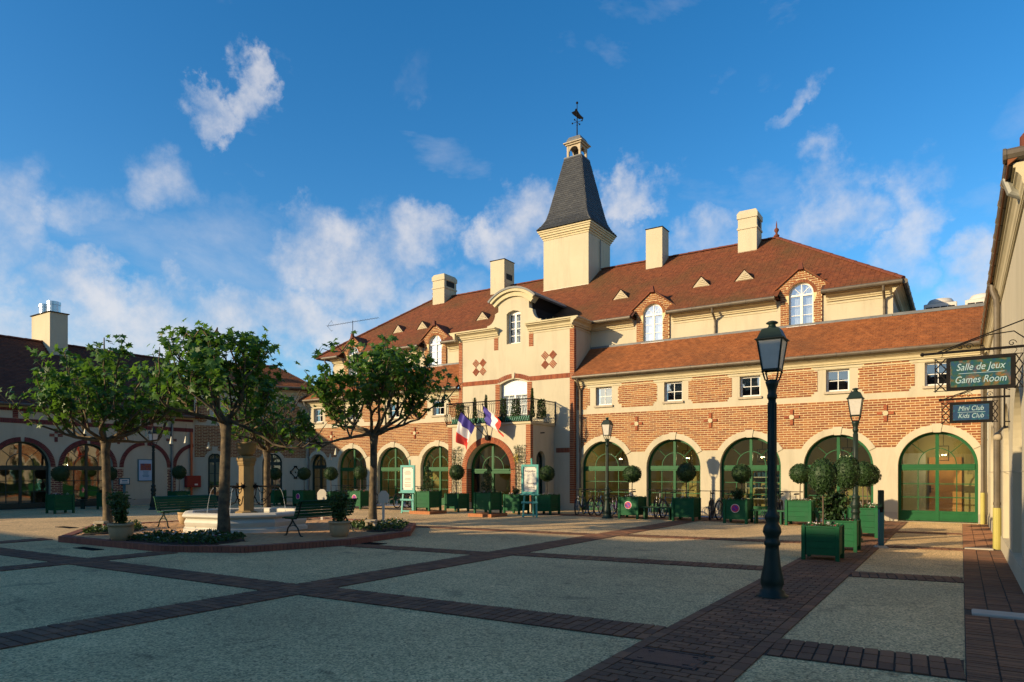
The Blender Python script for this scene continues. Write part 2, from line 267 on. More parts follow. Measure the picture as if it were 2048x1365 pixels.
# ------------------------------------------------------------------ mesh helpers
ORG = {}                                             # world origin of each thing
def root(name, label, cat, loc=(0, 0, 0), group=None, kind=None):
    o = bpy.data.objects.new(name, None); COL.objects.link(o); o.location = loc; o.empty_display_size = .2; ORG[o.name] = Vector(loc)
    tag(o, label, cat, group, kind); return o
def tag(o, label=None, cat=None, group=None, kind=None):
    if label: o['label'] = label
    if cat: o['category'] = cat
    if group: o['group'] = group
    if kind: o['kind'] = kind
    return o
class Frame:
    """local x along the wall, y into the wall, z up"""
    def __init__(s, o, ang=0.0):
        s.M = Matrix.Translation(Vector(o)) @ Matrix.Rotation(ang, 4, 'Z')
    def p(s, x, y, z): return s.M @ Vector((x, y, z))
IDF = Frame((0, 0, 0))
class MB:
    def __init__(s, fr=None): s.v = []; s.f = []; s.M = (fr or IDF).M
    def add(s, vs, fs):
        n = len(s.v); M = s.M; s.v += [M @ Vector(q) for q in vs]; s.f += [tuple(n+i for i in q) for q in fs]; return s
    def box(s, x0, x1, y0, y1, z0, z1):
        return s.add([(x0,y0,z0),(x1,y0,z0),(x1,y1,z0),(x0,y1,z0),(x0,y0,z1),(x1,y0,z1),(x1,y1,z1),(x0,y1,z1)],
                     [(0,3,2,1),(4,5,6,7),(0,1,5,4),(1,2,6,5),(2,3,7,6),(3,0,4,7)])
    def hexa(s, b, t):                                # bottom 4 and top 4 corners
        return s.add(list(b)+list(t), [(0,3,2,1),(4,5,6,7),(0,1,5,4),(1,2,6,5),(2,3,7,6),(3,0,4,7)])
    def bbox(s, x0, x1, y0, y1, z0, z1, b=.008):      # box with chamfered vertical and top edges
        pts = [(x0+b,y0),(x1-b,y0),(x1,y0+b),(x1,y1-b),(x1-b,y1),(x0+b,y1),(x0,y1-b),(x0,y0+b)]
        n = 8; c = ((x0+x1)/2, (y0+y1)/2)
        def ring(z, k): return [(x+(b*k if x < c[0] else -b*k), y+(b*k if y < c[1] else -b*k), z) for x, y in pts]
        v = ring(z0, 0)+ring(z1-b, 0)+ring(z1, 1)
        f = [tuple(range(7, -1, -1)), tuple(range(16, 24))]
        for r in (0, 8): f += [(r+i, r+(i+1) % 8, r+8+(i+1) % 8, r+8+i) for i in range(8)]
        return s.add(v, f)
    def tube(s, pts, r, n=6, cap=True):
        pts = [Vector(p) for p in pts]; rs = r if isinstance(r, (list, tuple)) else [r]*len(pts); v = []; f = []; prev = None
        for i, p in enumerate(pts):
            d = (pts[min(i+1, len(pts)-1)]-pts[max(i-1, 0)])
            if d.length < 1e-7: d = Vector((0, 0, 1))
            d.normalize()
            if prev is None: a = d.orthogonal().normalized()
            else:
                a = prev - d*prev.dot(d); a = a.normalized() if a.length > 1e-5 else d.orthogonal().normalized()
            prev = a; b = d.cross(a)
            v += [p + (a*math.cos(2*math.pi*k/n) + b*math.sin(2*math.pi*k/n))*rs[i] for k in range(n)]
        for i in range(len(pts)-1): f += [(i*n+k, i*n+(k+1) % n, (i+1)*n+(k+1) % n, (i+1)*n+k) for k in range(n)]
        if cap: f += [tuple(range(n-1, -1, -1)), tuple(range((len(pts)-1)*n, len(pts)*n))]
        return s.add(v, f)
    def lathe(s, prof, c=(0, 0, 0), n=16, ph=0.0):    # prof: (r, z)
        v = []; f = []
        for r, z in prof: v += [(c[0]+r*math.cos(ph+2*math.pi*k/n), c[1]+r*math.sin(ph+2*math.pi*k/n), c[2]+z) for k in range(n)]
        for i in range(len(prof)-1): f += [(i*n+k, i*n+(k+1) % n, (i+1)*n+(k+1) % n, (i+1)*n+k) for k in range(n)]
        f += [tuple(range(n-1, -1, -1)), tuple(range((len(prof)-1)*n, len(prof)*n))]
        return s.add(v, f)
    def prism(s, poly, y0, y1):                       # polygon in (x, z) extruded along y
        n = len(poly); v = [(x, y0, z) for x, z in poly]+[(x, y1, z) for x, z in poly]
        t = tessellate_polygon([[Vector((x, z, 0)) for x, z in poly]])
        f = [tuple(q) for q in t]+[tuple(n+i for i in reversed(q)) for q in t]+[(i, n+i, n+(i+1) % n, (i+1) % n) for i in range(n)]
        return s.add(v, f)
    def prismz(s, poly, z0, z1):                      # polygon in (x, y) extruded up
        n = len(poly); v = [(x, y, z0) for x, y in poly]+[(x, y, z1) for x, y in poly]
        t = tessellate_polygon([[Vector((x, y, 0)) for x, y in poly]])
        f = [tuple(reversed(q)) for q in t]+[tuple(n+i for i in q) for q in t]+[(i, (i+1) % n, n+(i+1) % n, n+i) for i in range(n)]
        return s.add(v, f)
    def wall(s, outer, holes, depth, back=True):      # sheet with openings and reveals, front at y=0
        loops = [outer]+holes; t = tessellate_polygon([[Vector((x, z, 0)) for x, z in l] for l in loops])
        flat = [p for l in loops for p in l]; s.add([(x, 0, z) for x, z in flat], [tuple(q) for q in t])
        for l in ([outer] if back else [])+holes:
            n = len(l); s.add([(x, 0, z) for x, z in l]+[(x, depth, z) for x, z in l], [(i, (i+1) % n, n+(i+1) % n, n+i) for i in range(n)])
        if back: s.add([(x, depth, z) for x, z in flat], [tuple(reversed(q)) for q in t])
        return s
    def ring(s, cx, cz, r0, r1, a0, a1, y0, y1, n=28):  # arc band in the wall plane
        A = [R(a0+(a1-a0)*i/n) for i in range(n+1)]; v = []
        for a in A:
            c_, s_ = math.cos(a), math.sin(a)
            v += [(cx+r0*c_, y0, cz+r0*s_), (cx+r1*c_, y0, cz+r1*s_), (cx+r1*c_, y1, cz+r1*s_), (cx+r0*c_, y1, cz+r0*s_)]
        f = []
        for i in range(n):
            a = 4*i; b = a+4; f += [(a, a+1, b+1, b), (a+1, a+2, b+2, b+1), (a+2, a+3, b+3, b+2), (a+3, a, b, b+3)]
        f += [(3, 2, 1, 0), (4*n, 4*n+1, 4*n+2, 4*n+3)]
        return s.add(v, f)
    def sweep(s, prof, p0, p1, out):                  # profile of (o, z): o along 'out', straight run p0-p1
        p0, p1, out = Vector(p0), Vector(p1), Vector(out); n = len(prof)
        v = [p0+out*o+Vector((0, 0, z)) for o, z in prof]+[p1+out*o+Vector((0, 0, z)) for o, z in prof]
        return s.add(v, [(i, (i+1) % n, n+(i+1) % n, n+i) for i in range(n)]+[tuple(range(n-1, -1, -1)), tuple(range(n, 2*n))])
    def ball(s, c, r, n=10, m=7, sq=1.0):
        return s.lathe([(max(1e-4, r*math.sin(math.pi*i/m)), -r*sq*math.cos(math.pi*i/m)) for i in range(m+1)], c, n)
    def build(s, name, mt, parent=None, smooth=False, kind=None, org=None):
        o_ = ORG[parent.name] if parent is not None and parent.name in ORG else Vector((0, 0, 0))
        if org is not None: o_ = Vector(org)
        me = bpy.data.meshes.new(name); me.from_pydata([tuple(q-o_) for q in s.v], [], s.f); me.materials.append(MAT[mt])
        if smooth:
            me.polygons.foreach_set('use_smooth', [True]*len(me.polygons))
        me.update()
        o = bpy.data.objects.new(name, me); COL.objects.link(o)
        if org is not None and parent is None: o.location = o_
        if parent is not None: o.parent = parent; ORG[o.name] = o_
        else: ORG[o.name] = o_
        if kind: o['kind'] = kind
        if smooth == 'auto':
            pass
        return o
def arch(cx, r, z0, sp, n=24):
    return [(cx-r, z0), (cx+r, z0)] + [(cx+r*math.cos(math.pi*i/n), sp+r*math.sin(math.pi*i/n)) for i in range(n+1)]
def rect(x0, x1, z0, z1): return [(x0, z0), (x1, z0), (x1, z1), (x0, z1)]
# -------- pieces: many alike blocks; the largest in view become objects of their own, the rest one joined part
_unit = {}
def unit_mesh(mt):
    if mt not in _unit:
        me = bpy.data.meshes.new('piece'); v = [(x, y, z) for z in (-.5, .5) for y in (-.5, .5) for x in (-.5, .5)]
        me.from_pydata(v, [], [(0, 2, 3, 1), (4, 5, 7, 6), (0, 1, 5, 4), (1, 3, 7, 5), (3, 2, 6, 7), (2, 0, 4, 6)]); me.materials.append(MAT[mt]); me.update(); _unit[mt] = me
    return _unit[mt]
CTH, STH = math.cos(R(33.34)), math.sin(R(33.34))
def view(p):
    d = -p.x*STH + p.y*CTH; u = p.x*CTH + p.y*STH
    if d < .5: return None
    return (1024+1365*u/d, 946-1365*(p.z-1.6)/d, d)
class Pieces:
    def __init__(s, fr=None): s.L = []; s.fr = fr or IDF
    def put(s, c, size, rot=None, fr=None):          # centre, size in local axes, optional local rotation
        M = (fr or s.fr).M @ Matrix.Translation(Vector(c))
        if rot is not None: M = M @ rot
        s.L.append((M, size))
    def emit(s, name, mt, parent, limit=300, stuff=None, kindlabel=None):
        L = s.L
        if limit and len(L) > 0:
            sc = []
            for i, (M, z) in enumerate(L):
                q = view(M.translation); a = max(z)*sorted(z)[1]
                ok = q and -10 < q[0] < 2058 and 0 < q[1] < 1375
                sc.append((a/(q[2]**2) if ok else -1, i))
            sc.sort(reverse=True); near = set(i for k, i in sc[:limit] if k > 0)
        else: near = set()
        o_ = ORG[parent.name]; T = Matrix.Translation(-o_); me = unit_mesh(mt) if near else None
        for i in sorted(near):
            M, z = L[i]; o = bpy.data.objects.new(name, me); COL.objects.link(o); o.parent = parent
            o.matrix_local = T @ M @ Matrix.Diagonal((z[0], z[1], z[2], 1))
        rest = [L[i] for i in range(len(L)) if i not in near]
        if rest:
            v = []; f = []
            for M, z in rest:
                n = len(v); a, b, c = z[0]/2, z[1]/2, z[2]/2; t = M.translation - o_; X = M.col[0].to_3d()*a; Y = M.col[1].to_3d()*b; Z = M.col[2].to_3d()*c
                v += [tuple(t-X-Y-Z), tuple(t+X-Y-Z), tuple(t+X+Y-Z), tuple(t-X+Y-Z), tuple(t-X-Y+Z), tuple(t+X-Y+Z), tuple(t+X+Y+Z), tuple(t-X+Y+Z)]
                f += [(n+4,n+5,n+6,n+7),(n,n+1,n+5,n+4),(n+1,n+2,n+6,n+5),(n+2,n+3,n+7,n+6),(n+3,n,n+4,n+7),(n,n+3,n+2,n+1)]
            me2 = bpy.data.meshes.new(stuff or name); me2.from_pydata(v, [], f); me2.materials.append(MAT[mt]); me2.update()
            o = bpy.data.objects.new(stuff or name, me2); COL.objects.link(o); o.parent = parent; ORG[o.name] = o_
            o['kind'] = 'stuff'; 
            return o
def copy_tree(o, parent=None):
    c = o.copy(); COL.objects.link(c); c.parent = parent
    if parent is not None: c.matrix_parent_inverse = Matrix.Identity(4)
    for ch in o.children: copy_tree(ch, c)
    return c
def brickfield(P, x0, x1, z0, z1, cut=(), bl=.254, bh=.060, gx=.020, gz=.020, y=-.014, th=.022, inside=None, seed=0):
    """running-bond bricks clipped by round openings: cut = [(cx, cz, r)] and rectangular ones [(x0,x1,z0,z1)]"""
    r_ = random.Random(seed); rows = int((z1-z0)/(bh+gz)); pz = (z1-z0)/rows
    for k in range(rows):
        zc = z0+pz*(k+.5); spans = [(x0, x1)] if inside is None else inside(zc)
        for q in cut:
            ns = []
            for a, b in spans:
                if len(q) == 3:
                    dz = abs(zc-q[1])
                    if dz >= q[2]: ns.append((a, b)); continue
                    w = math.sqrt(q[2]**2-dz**2); l, h_ = q[0]-w, q[0]+w
                else:
                    if not q[2] < zc < q[3]: ns.append((a, b)); continue
                    l, h_ = q[0], q[1]
                if h_ <= a or l >= b: ns.append((a, b)); continue
                if l > a: ns.append((a, l))
                if h_ < b: ns.append((h_, b))
            spans = ns
        off = ((k % 2)*.5+r_.uniform(-.06, .06))*(bl+gx)
        for a, b in spans:
            i = math.floor((a-off)/(bl+gx)); x = off+i*(bl+gx)
            while x < b:
                l, h_ = max(x, a), min(x+bl, b)
                if h_-l > .025: P.put(((l+h_)/2, y+r_.uniform(-.002, .002)+th/2, zc), (h_-l, th, pz-gz))
                x += bl+gx
def tiles(P, a, b, up, height, left=None, right=None, tw=.175, ex=.122, seed=1, skip=None):
    """plain tiles on a roof plane: eave from a to b, 'up' unit vector up the slope; left/right give the row's ends"""
    r_ = random.Random(seed); a, b, up = Vector(a), Vector(b), Vector(up).normalized(); e = (b-a); W = e.length; e.normalize(); nrm = e.cross(up).normalized()
    if nrm.z < 0: nrm = -nrm
    rows = int(height/ex); tilt = .15
    for k in range(rows+1):
        s_ = k*ex; l = left(s_) if left else 0; h_ = right(s_) if right else W; x = l - ((k % 2)*.5)*tw
        while x < h_:
            x0, x1 = max(x, l), min(x+tw-.006, h_); x += tw
            if x1-x0 < .03: continue
            c = a+e*((x0+x1)/2)+up*(s_+ex*.62)
            if skip and skip((x0+x1)/2, s_): continue
            jt = r_.uniform(-.012, .012); u2 = (up*math.cos(tilt+jt)-nrm*math.sin(tilt+jt)); n2 = e.cross(u2)
            if n2.z < 0: n2 = -n2
            c = c+nrm*(.022+r_.uniform(-.003, .003))
            M = Matrix((e, u2, n2)).transposed().to_4x4(); M.translation = c; P.L.append((M, (x1-x0, ex*1.28, .026)))
def ridge_line(P, a, b, r=.09, L=.36):
    a, b = Vector(a), Vector(b); d = (b-a); n = max(1, int(d.length/L)); d.normalize(); side = d.cross(Vector((0, 0, 1))).normalized(); up = side.cross(d)
    st = (b-a).length/n
    for i in range(n):
        c = a+d*(st*(i+.5)); M = Matrix((d, side, up)).transposed().to_4x4(); M.translation = c+up*.02
        P.append((M, st*1.04, r*(1+.06*(i % 2))))
def build_ridge(L, name, parent, mt='ridge'):
    m = MB()
    for M, l, r in L:
        m.M = M; v = []; n = 6
        for x, k in ((-l/2, 1.0), (l/2, .9)): v += [(x, r*k*math.cos(math.pi*i/n), r*k*math.sin(math.pi*i/n)) for i in range(n+1)]
        m.add(v, [(i, i+1, n+2+i, n+1+i) for i in range(n)]+[tuple(range(n, -1, -1)), tuple(range(n+1, 2*n+2))])
    m.M = Matrix.Identity(4); return m.build(name, mt, parent, kind='stuff')
def text_mesh(name, body, size, mt, parent, M, shear=.25, align='CENTER', ext=.002, sx=1.0):
    cu = bpy.data.curves.new('lettering', 'FONT'); cu.body = body; cu.size = size; cu.shear = shear; cu.align_x = align; cu.align_y = 'CENTER'; cu.extrude = ext
    to = bpy.data.objects.new('lettering', cu); COL.objects.link(to); bpy.context.view_layer.update()
    me = bpy.data.meshes.new_from_object(to.evaluated_get(bpy.context.evaluated_depsgraph_get())); bpy.data.objects.remove(to); bpy.data.curves.remove(cu)
    me.materials.clear(); me.materials.append(MAT[mt]); me.transform(M @ Matrix.Diagonal((sx, 1, 1, 1)))
    o_ = ORG[parent.name]; me.transform(Matrix.Translation(-o_)); o = bpy.data.objects.new(name, me); COL.objects.link(o); o.parent = parent; ORG[o.name] = o_; return o
FACEM = Matrix.Rotation(R(90), 4, 'X')                # text standing upright, read from -Y

# ================================================================== GROUND
g = MB(); g.add([(-700, -700, 0), (700, -700, 0), (700, 700, 0), (-700, 700, 0)], [(0, 1, 2, 3)])
tag(g.build('ground', 'aggregate'), 'courtyard floor of pale exposed aggregate concrete', 'ground', kind='structure')
def strip_quad(m, pts, z): m.add([(x, y, z) for x, y in pts], [(0, 1, 2, 3)])
# lines measured on the ground: cross bands (Y lower/upper as straight lines over X)
CROSS = [  # x0, x1, (Y at x0, Y at x1) of centre, width
    (-40, -7.95, 5.05, 6.17, .60), (-7.25, -2.53, 6.24, 6.46, .64), (-1.45, .02, 6.55, 6.64, .68),
    (-11.2, -7.95, 10.62, 10.95, .52), (-7.25, -2.53, 11.30, 11.86, .55), (-1.45, .02, 11.93, 12.16, .62),
    (-24, -7.95, 14.55, 15.85, .50), (-7.25, -2.53, 16.15, 16.86, .55), (-1.45, .02, 16.83, 17.0, .50),
    (-13.6, -2.6, 22.75, 23.0, .9), (-30, -18.9, 21.9, 22.3, .9), (-1.45, .02, 21.1, 21.3, .45)]
LONG = [(-7.25, -7.95, 2.0, 24.2), (-13.0, -13.6, 1.5, 7.7), (-18.1, -18.7, 1.5, 7.6)]
bed = MB(); P = Pieces(); rb = random.Random(3)
def put_sett(x, y, ang, l, w, top=.014):
    P.put((x, y, top-.02+rb.uniform(-.002, .003)), (l, w, .04), Matrix.Rotation(ang+rb.uniform(-.02, .02), 4, 'Z'))
for x0, x1, y0, y1, w in CROSS:
    strip_quad(bed, [(x0, y0-w/2), (x1, y1-w/2), (x1, y1+w/2), (x0, y0+w/2)], .004)
    ang = math.atan2(y1-y0, x1-x0); L_ = math.hypot(x1-x0, y1-y0); n = int(L_/.115); rows = max(2, round(w/.205)); rw = w/rows
    if x0 < -20: n0 = int((-20-x0)/L_*n)
    else: n0 = 0
    for i in range(n0, n):
        t = (i+.5)/n; cx_, cy_ = x0+(x1-x0)*t, y0+(y1-y0)*t
        for k in range(rows):
            o = (k-(rows-1)/2)*rw; put_sett(cx_-math.sin(ang)*o, cy_+math.cos(ang)*o, ang, L_/n-.017, rw-.017)
for xa, xb, y0, y1 in LONG:
    strip_quad(bed, [(xb, y0), (xa, y0), (xa, y1), (xb, y1)], .0045); w = xa-xb; n = int((y1-y0)/.115); rw = w/3
    for i in range(n):
        for k in range(3): put_sett(xb+rw*(k+.5), y0+(y1-y0)*(i+.5)/n, 0, rw-.017, (y1-y0)/n-.017)
# walk with soldier borders and running bond inside
X0, X1, YA, YB = -2.53, -1.45, 2.2, 25.6
strip_quad(bed, [(X0, YA), (X1, YA), (X1, YB), (X0, YB)], .005)
MH = (-2.45, -1.80, 5.40, 5.87)
for sx in (X0+.06, X1-.06):
    y = YA
    while y < YB: put_sett(sx, y+.105, 0, .108, .202); y += .213
row = 0; y = YA
while y < YB:
    x = X0+.125-(.105 if row % 2 else 0)
    while x < X1-.125:
        a, b = max(x, X0+.125), min(x+.2, X1-.125)
        c_ = ((a+b)/2, y+.05)
        if b-a > .03 and not (MH[0]-.02 < c_[0] < MH[1]+.02 and MH[2]-.03 < c_[1] < MH[3]+.03): put_sett(c_[0], c_[1], 0, b-a-.004, .091)
        x += .211
    y += .106; row += 1
# border strip along the right-hand wing: bricks on edge nearer, square tiles beyond
strip_quad(bed, [(.03, 2.2), (.71, 2.2), (.71, 25.6), (.03, 25.6)], .006)
y = 3.0
while y < 17.05:
    if not 9.15 < y < 9.55:
        for k in range(3): put_sett(.03+.227*(k+.5), y+.03, 0, .212, .055)
    y += .067
PT = Pieces()
y = 17.4
while y < 25.5:
    for k in range(3): PT.put((.03+.227*(k+.5), y+.2, -.006+rb.uniform(-.002, .002)), (.215, .39, .04), None)
    y += .405
pav = bed.build('brick_paving', 'joint'); tag(pav, 'reddish brown brick walk and brick bands between aggregate panels', 'paving', kind='structure')
P.emit('paving_brick', 'paver', pav, 300, 'far_paving_bricks'); PT.emit('paving_tile', 'paver_orange', pav, 60, 'far_paving_tiles')
m = MB(); m.box(MH[0], MH[1], MH[2], MH[3], -.02, .012); mh = tag(m.build('manhole_cover', 'manhole', org=(-2.1, 5.6, 0)), 'rectangular rusty steel manhole cover set in the brick walk', 'manhole')
m = MB(); m.box(MH[0]+.02, MH[1]-.02, MH[2]+.02, MH[2]+.035, .012, .016); m.box(MH[0]+.02, MH[1]-.02, MH[3]-.035, MH[3]-.02, .012, .016)
m.box(MH[0]+.02, MH[0]+.035, MH[2]+.036, MH[3]-.036, .012, .016); m.box(MH[1]-.035, MH[1]-.02, MH[2]+.036, MH[3]-.036, .012, .016)
for dx in (.12, .52):
    for dy in (.1, .36): m.box(MH[0]+dx, MH[0]+dx+.05, MH[2]+dy, MH[2]+dy+.02, .012, .017)
m.build('raised_rim', 'manhole', mh)
for i, (x0, x1, y0, y1, lb) in enumerate(((.10, .62, 9.2, 9.5, 'long pale stone slab across the brick strip by the right wall, nearest one'), (.06, .56, 17.1, 17.33, 'pale stone slab across the brick strip beside the yellow pipe guard'))):
    m = MB(); m.bbox(x0, x1, y0, y1, 0, .035, .01); tag(m.build('stone_slab', 'slab', org=((x0+x1)/2, (y0+y1)/2, 0)), lb, 'slab', 'stone slabs by the right wall')
for nm, x0, y0, x1, y1, lb in (('drain_grate', -15.75, 6.98, -14.9, 7.2, 'dark slotted drain grate in front of the fountain island'), ('drain_grate', -22.3, 9.4, -21.4, 9.65, 'dark drain cover in the sunlit paving left of the fountain island'), ('drain_grate', -11.6, 11.0, -10.8, 11.3, 'dark drain grate at the right corner of the fountain island')):
    m = MB()
    m.box(x0, x1, y0, y0+.03, 0, .012); m.box(x0, x1, y1-.03, y1, 0, .012)
    n = 9
    for k in range(n): xx = x0+(x1-x0)*k/(n-1)*.97; m.box(xx, xx+.03, y0+.032, y1-.032, 0, .011)
    tag(m.build(nm, 'iron', org=((x0+x1)/2, (y0+y1)/2, 0)), lb, 'drain', 'drain grates')

# ================================================================== BUILDING PARTS
def green_door(fr, parent, cx, r, z0, sp, y=.20, bottom=.33, mt='green_paint', glass='glass', rows=3, nx=2, name='arched_door'):
    m = MB(fr); fw = .085; zt = sp-.10
    m.ring(cx, sp, r-fw, r-.002, 0, 180, y, y+.09); m.box(cx-r+.002, cx-r+fw, y, y+.09, z0, sp); m.box(cx+r-fw, cx+r-.002, y, y+.09, z0, sp)
    m.box(cx-r+fw, cx+r-fw, y-.03, y+.088, zt, sp+.05); m.box(cx-r+fw, cx+r-fw, y-.012, y+.086, zt-.05, zt-.002)
    m.box(cx-.05, cx+.05, y-.008, y+.085, z0, zt-.052); m.box(cx-.05, cx+.05, y-.008, y+.085, sp+.052, sp+r-fw+.01)
    m.box(cx-r+fw, cx-.052, y+.01, y+.08, z0, z0+bottom); m.box(cx+.052, cx+r-fw, y+.01, y+.08, z0, z0+bottom)
    for a, b in ((cx-r+fw+.07, cx-.12), (cx+.12, cx+r-fw-.07)):
        m.box(a, b, y-.004, y+.009, z0+.06, z0+.075); m.box(a, b, y-.004, y+.009, z0+bottom-.075, z0+bottom-.06)
    m.ring(cx, sp+.05, r*.46, r*.46+.028, 0, 86, y+.02, y+.06, 12); m.ring(cx, sp+.05, r*.46, r*.46+.028, 94, 180, y+.02, y+.06, 12)
    for a in (45, 135):
        c_, s_ = math.cos(R(a)), math.sin(R(a)); p0 = (cx+c_*(r*.46+.02), y+.04, sp+.05+s_*(r*.46+.02)); p1 = (cx+c_*(r-fw-.02), y+.04, sp+.03+s_*(r-fw-.02)); m.tube([p0, p1], .015, 4)
    xs = [cx-r+fw, cx-.052, cx+.052, cx+r-fw]
    for a, b in ((xs[0], xs[1]), (xs[2], xs[3])):
        for k in range(1, nx): xx = a+(b-a)*k/nx; m.box(xx-.014, xx+.014, y+.015, y+.06, z0+bottom, zt-.052)
        for k in range(1, rows):
            zz = z0+bottom+(zt-.05-z0-bottom)*k/rows
            m.box(a, b, y+.017, y+.058, zz-.014, zz+.014)
    d = m.build(name, mt, parent)
    for a, b in ((xs[0], xs[1]), (xs[2], xs[3])):
        for i in range(nx):
            for k in range(rows):
                za = z0+bottom+(zt-.05-z0-bottom)*k/rows; zb = z0+bottom+(zt-.05-z0-bottom)*(k+1)/rows
                q = MB(fr); q.add([(a+(b-a)*i/nx, y+.04, za), (a+(b-a)*(i+1)/nx, y+.04, za), (a+(b-a)*(i+1)/nx, y+.04, zb), (a+(b-a)*i/nx, y+.04, zb)], [(0, 1, 2, 3)]); q.build('pane', glass, d)
    for a0, a1, r0, r1 in ((0, 90, .01, r*.46), (90, 180, .01, r*.46), (0, 45, r*.46, r-fw), (45, 90, r*.46, r-fw), (90, 135, r*.46, r-fw), (135, 180, r*.46, r-fw)):
        q = MB(fr); n = 8; v = []
        for i in range(n+1):
            t = R(a0+(a1-a0)*i/n); v += [(cx+r0*math.cos(t), y+.04, sp+.03+r0*math.sin(t)), (cx+r1*math.cos(t), y+.04, sp+.03+r1*math.sin(t))]
        q.add(v, [(2*i, 2*i+1, 2*i+3, 2*i+2) for i in range(n)]); q.build('pane', glass, d)
    return d
def sash(fr, parent, x0, x1, z0, z1, y, nx, nz, mt='white_paint', glass='glass_white', fan=False, leaves=1, name='window', fw=.055, curtain=True):
    m = MB(fr); cx = (x0+x1)/2; r = (x1-x0)/2; xs = [x0+(x1-x0)*i/leaves for i in range(leaves+1)]
    zs = z1-r if fan else z1
    m.box(x0, x0+fw, y, y+.07, z0, zs); m.box(x1-fw, x1, y, y+.07, z0, zs); m.box(x0+fw, x1-fw, y, y+.07, z0, z0+fw)
    if fan:
        m.ring(cx, zs, r-fw, r, 0, 180, y, y+.07, 20); m.box(x0+fw, x1-fw, y-.01, y+.068, zs-.06, zs+.01)
        m.box(cx-.02, cx+.02, y+.01, y+.06, zs+.012, z1-fw)
        for a in (45, 135): m.tube([(cx, y+.035, zs), (cx+(r-fw)*math.cos(R(a)), y+.035, zs+(r-fw)*math.sin(R(a)))], .014, 4)
        zt = zs-.06
    else: m.box(x0+fw, x1-fw, y, y+.07, z1-fw, z1); zt = z1-fw
    for i in range(1, leaves): m.box(xs[i]-.045, xs[i]+.045, y-.006, y+.066, z0+fw, zt)
    for l in range(leaves):
        a = xs[l]+(fw if l == 0 else .047); b = xs[l+1]-(fw if l == leaves-1 else .047)
        for k in range(1, nx): xx = a+(b-a)*k/nx; m.box(xx-.012, xx+.012, y+.012, y+.055, z0+fw, zt)
        for k in range(1, nz): zz = z0+fw+(zt-z0-fw)*k/nz; m.box(a, b, y+.014, y+.053, zz-.012, zz+.012)
    w = m.build(name, mt, parent)
    for l in range(leaves):
        a = xs[l]+(fw if l == 0 else .047); b = xs[l+1]-(fw if l == leaves-1 else .047)
        for i in range(nx):
            for k in range(nz):
                xa, xb = a+(b-a)*i/nx, a+(b-a)*(i+1)/nx; za, zb = z0+fw+(zt-z0-fw)*k/nz, z0+fw+(zt-z0-fw)*(k+1)/nz
                q = MB(fr); q.add([(xa, y+.034, za), (xb, y+.034, za), (xb, y+.034, zb), (xa, y+.034, zb)], [(0, 1, 2, 3)]); q.build('pane', glass, w)
    if fan:
        for a0, a1 in ((0, 45), (45, 90), (90, 135), (135, 180)):
            q = MB(fr); v = [(cx, y+.034, zs)]+[(cx+(r-fw)*math.cos(R(a0+(a1-a0)*i/6)), y+.034, zs+(r-fw)*math.sin(R(a0+(a1-a0)*i/6))) for i in range(7)]
            q.add(v, [(0, i, i+1) for i in range(1, 7)]); q.build('pane', glass, w)
    if curtain:
        q = MB(fr); n = 30; v = []
        for i in range(n+1): xx = x0+.02+(x1-x0-.04)*i/n; yy = y+.16+.018*math.sin(i*1.7)+.01*math.sin(i*.6); v += [(xx, yy, z0), (xx, yy, z1)]
        q.add(v, [(2*i, 2*i+2, 2*i+3, 2*i+1) for i in range(n)]); q.build('curtain', 'curtain', w, smooth=True)
    q = MB(fr); q.box(x0-.02, x1+.02, y+.35, y+.37, z0-.05, z1+.05); q.build('backing', 'dark_void', w)
    return w
def gutter_run(parent, p0, p1, r=.075, name='gutter', step=.95):
    m = MB(); p0, p1 = Vector(p0), Vector(p1); m.tube([p0, p1], r, 10); d = p1-p0; n = max(1, int(d.length/step))
    for i in range(n+1):
        c = p0+d*(i/n); e = d.normalized()*.018; m.tube([c-e, c+e], r*1.12, 10)
    return m.build(name, 'gutter', parent, smooth=False)
def downpipe(parent, pts, r=.05, guard=None, name='downpipe', mt='gutter'):
    m = MB(); m.tube(pts, r, 10)
    p = Vector(pts[-1]); q = Vector(pts[-2]); n = max(1, int((q-p).length/1.4))
    for i in range(n): c = p+(q-p)*((i+.6)/n); m.tube([c-Vector((0, 0, .025)), c+Vector((0, 0, .025))], r*1.14, 10)
    o = m.build(name, mt, parent, smooth=False)
    if guard:
        q = MB(); q.tube([(p.x, p.y, .0), (p.x, p.y, guard)], r*1.22, 12); g_ = q.build('pipe_guard', 'yellow_paint', o)
    return o
CORN = [(0, 0), (.06, 0), (.06, .05), (.10, .08), (.12, .16), (.20, .22), (.26, .24), (.26, .30), (.32, .30), (.32, .36), (0, .36)]
def cornice(parent, p0, p1, out, h=.36, proj=.32, name='cornice', mt='trim', line=True):
    m = MB(); m.sweep([(o*proj/.32, z*h/.36) for o, z in CORN], p0, p1, out); o = m.build(name, mt, parent)
    if line:
        q = MB(); d = Vector((0, 0, -.10)); q.sweep([(0, 0), (.025, 0), (.025, .025), (0, .025)], Vector(p0)+d, Vector(p1)+d, out); q.build('string_moulding', mt, o)
    return o
def panel_inside(x0, x1, z0, z1, r=.17):
    def f(zc):
        e = 0
        dz = min(zc-z0, z1-zc)
        if dz < r: e = math.sqrt(max(0, r*r-dz*dz))
        return [(x0+e, x1-e)]
    return f
def notch_poly(x0, x1, z0, z1, r=.17, n=5):
    p = []
    for cx, cz, a in ((x0, z0, 90), (x1, z0, 180), (x1, z1, 270), (x0, z1, 360)):
        pts = [(cx+r*math.cos(R(a-90*i/n)), cz+r*math.sin(R(a-90*i/n))) for i in range(n+1)]
        p += pts
    return p
